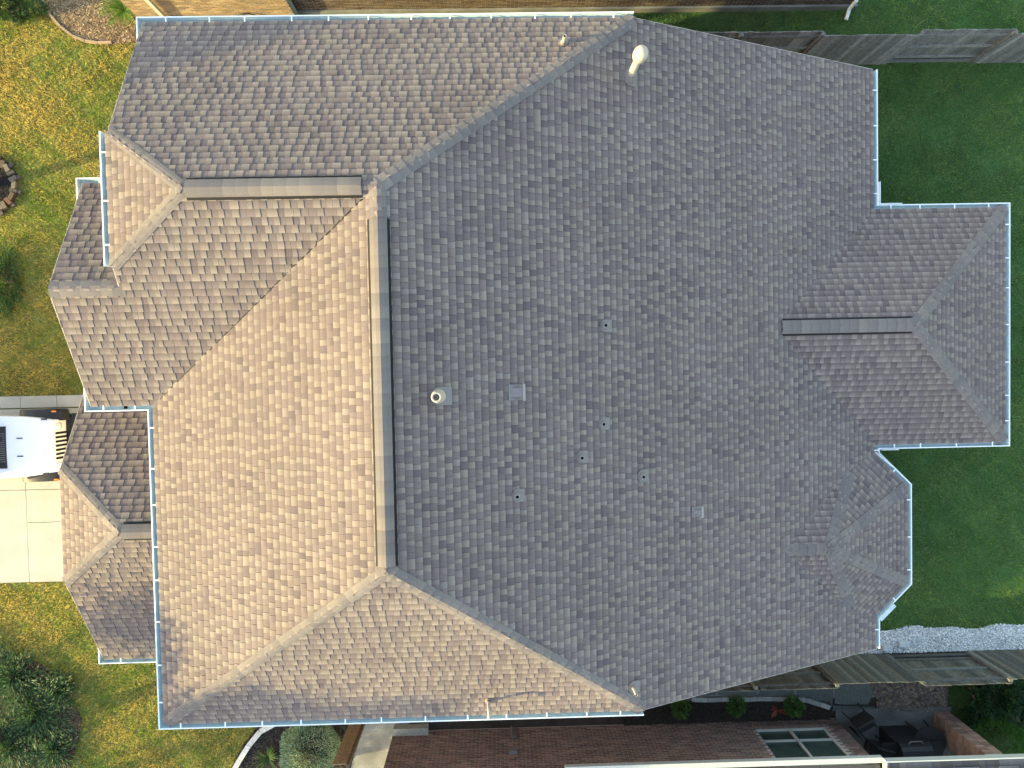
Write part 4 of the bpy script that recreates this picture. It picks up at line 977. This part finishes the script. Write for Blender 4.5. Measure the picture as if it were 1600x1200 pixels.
# ------------------------------------------------------------------ white off-road car
car = tag(empty('parked_car'), 'white boxy off-road car with slotted grille and black fenders parked nose-in on the driveway', 'car')
fr = G(88, 697, 1.1); car.location = (fr.x + .0, fr.y, .03)       # local +x = forwards, origin under the grille
def cbox(name, c, d, m, bev=.02, par=None, M=None, label=None):
    e = MB(); e.box(c, d, M=M); o = e.build(name, m, par or car); md = o.modifiers.new('b', 'BEVEL'); md.width = bev; md.segments = 3
    if label: o['label'] = label
    return o
# hood: lofted sections
def loft(name, secs, m, par=None, bev=.0):
    e = MB(); n = len(secs[0]); V = [q for s in secs for q in s]; F = [tuple(range(n)), tuple((len(secs) - 1) * n + k for k in range(n - 1, -1, -1))]
    for i in range(len(secs) - 1):
        for k in range(n): F.append((i * n + k, (i + 1) * n + k, (i + 1) * n + (k + 1) % n, i * n + (k + 1) % n))
    e.addmesh(V, F); o = e.build(name, m, par or car, smooth=True); md = o.modifiers.new('e', 'EDGE_SPLIT'); md.split_angle = math.radians(40); return o
def hsec(x, w, zt, zb, crown=.03, n=9):
    top = [(x, -w + 2 * w * i / (n - 1), zt - crown * (2 * i / (n - 1) - 1) ** 2 - (.03 if i in (0, n - 1) else 0)) for i in range(n)]
    return top + [(x, w + .005, zb), (x, -w - .005, zb)]
loft('hood', [hsec(-1.42, .80, 1.172, .95), hsec(-.8, .77, 1.165, .95), hsec(-.38, .72, 1.145, .93), hsec(-.13, .675, 1.12, .93)], M_white)
cbox('engine_bay_body', (-.74, 0, .78), (1.18, 1.3, .34), M_white, .03)
# grille panel, with seven slots and two headlights
loft('grille', [[(-.125, -.70, .56), (-.125, .70, .56), (-.125, .68, 1.06), (-.125, .6, 1.115), (-.125, -.6, 1.115), (-.125, -.68, 1.06)], [(-.0, -.69, .56), (-.0, .69, .56), (-.04, .66, 1.04), (-.06, .57, 1.09), (-.06, -.57, 1.09), (-.04, -.66, 1.04)]], M_white)
for k in range(7):
    y = (k - 3) * .108; cbox('grille_slot', (-.012, y, .83), (.03, .056, .40), M_dark, .02, M=Matrix.Rotation(-.08, 3, 'Y'))
for s in (-1, 1):
    e = MB(); Mx = Matrix.Rotation(math.pi / 2 - .08, 3, 'Y'); e.lathe([(.10, 0), (.10, .03), (.088, .04)], (-.03, s * .51, .90), 24, Mx); hl = e.build('headlight', M_white, car, smooth=True)
    e = MB(); e.lathe([(.086, .03), (.07, .05), (.03, .062), (0, .064)], (-.03, s * .51, .90), 24, Mx); e.build('headlight_lens', M_chrome, hl, smooth=True)
    # fenders: flat arched black flares over the wheel
    def fsec(x, z, yi, yo): return [(x, s * yi, z), (x, s * yo, z - .03), (x, s * (yo + .01), z - .10), (x, s * yi, z - .08)]
    F_ = [fsec(.12, .72, .66, .80), fsec(.06, .86, .64, .86), fsec(-.15, .94, .66, .925), fsec(-.55, .955, .68, .935), (fsec(-.85, .95, .70, .935)), fsec(-1.05, .86, .72, .93), fsec(-1.2, .6, .74, .90)]
    if s < 0: F_ = [q[::-1] for q in F_]
    loft('front_fender', F_, M_carblk)
    cbox('turn_signal', (-.12, s * .885, .93), (.10, .04, .04), M_amber, .01)
    for wxx in (-.5, -2.95):
        wroot = bpy.data.objects.new('wheel', None); COL.objects.link(wroot); wroot.parent = car
        Ry = Matrix.Rotation(math.pi / 2, 3, 'X')
        e = MB(); e.lathe([(.2, -.11), (.36, -.12), (.385, -.08), (.385, .08), (.36, .12), (.2, .11)], (wxx, s * .79, .385), 32, Ry); e.build('tyre', M_carblk, wroot, smooth=True)
        e = MB(); e.lathe([(.0, .09), (.08, .1), (.2, .07), (.2, -.1)], (wxx, s * .80, .385), 24, Ry if s < 0 else Matrix.Rotation(-math.pi / 2, 3, 'X')); e.build('rim', M_chrome, wroot, smooth=True)
    cbox('hood_latch', (-.28, s * .70, 1.08), (.14, .04, .05), M_carblk, .01)
    cbox('hood_footman_loop', (-.86, s * .23, 1.170), (.15, .028, .022), M_carblk, .008)
    cbox('hood_hinge', (-1.18, s * .62, 1.16), (.14, .10, .03), M_white, .012)
    cbox('mirror', (-1.75, s * 1.0, 1.28), (.1, .2, .2), M_carblk, .03)
    e = MB(); e.tube([(-1.33, s * .33 - .1, 1.21), (-1.46, s * .33 - .12, 1.25), (-1.58, s * .33 - .45, 1.46)], .012, 8); e.build('wiper', M_carblk, car)
    cbox('wiper_pivot', (-1.33, s * .33 - .1, 1.19), (.09, .12, .04), M_carblk, .015)
    cbox('tow_hook', (.36, s * .42, .62), (.1, .03, .08), M_redint, .01)
cbox('cowl_vent', (-1.30, 0, 1.168), (.20, 1.08, .03), M_carblk, .008)
for k in range(14): cbox('cowl_slat', (-1.30, -.36 + k * .055, 1.186), (.15, .018, .012), M_flash, .003)
cbox('front_bumper', (.22, 0, .56), (.20, 1.62, .20), M_carblk, .04); cbox('bumper_shelf', (.06, 0, .58), (.16, 1.3, .08), M_carblk, .02)
cbox('cab_body', (-2.7, 0, .82), (2.4, 1.56, .62), M_white, .05)
cbox('windshield_frame', (-1.70, 0, 1.38), (.06, 1.50, .62), M_white, .02, M=Matrix.Rotation(-.42, 3, 'Y'))
cbox('windshield', (-1.68, 0, 1.39), (.055, 1.34, .5), M_carglass, .01, M=Matrix.Rotation(-.42, 3, 'Y'))
cbox('hardtop', (-2.95, 0, 1.72), (2.2, 1.46, .1), M_carblk, .04); cbox('side_glass', (-2.95, 0, 1.42), (2.15, 1.44, .52), M_carglass, .02)
car.scale = (1.0, 1.0, 1.0)

scene.render.engine = 'CYCLES'
print('done')
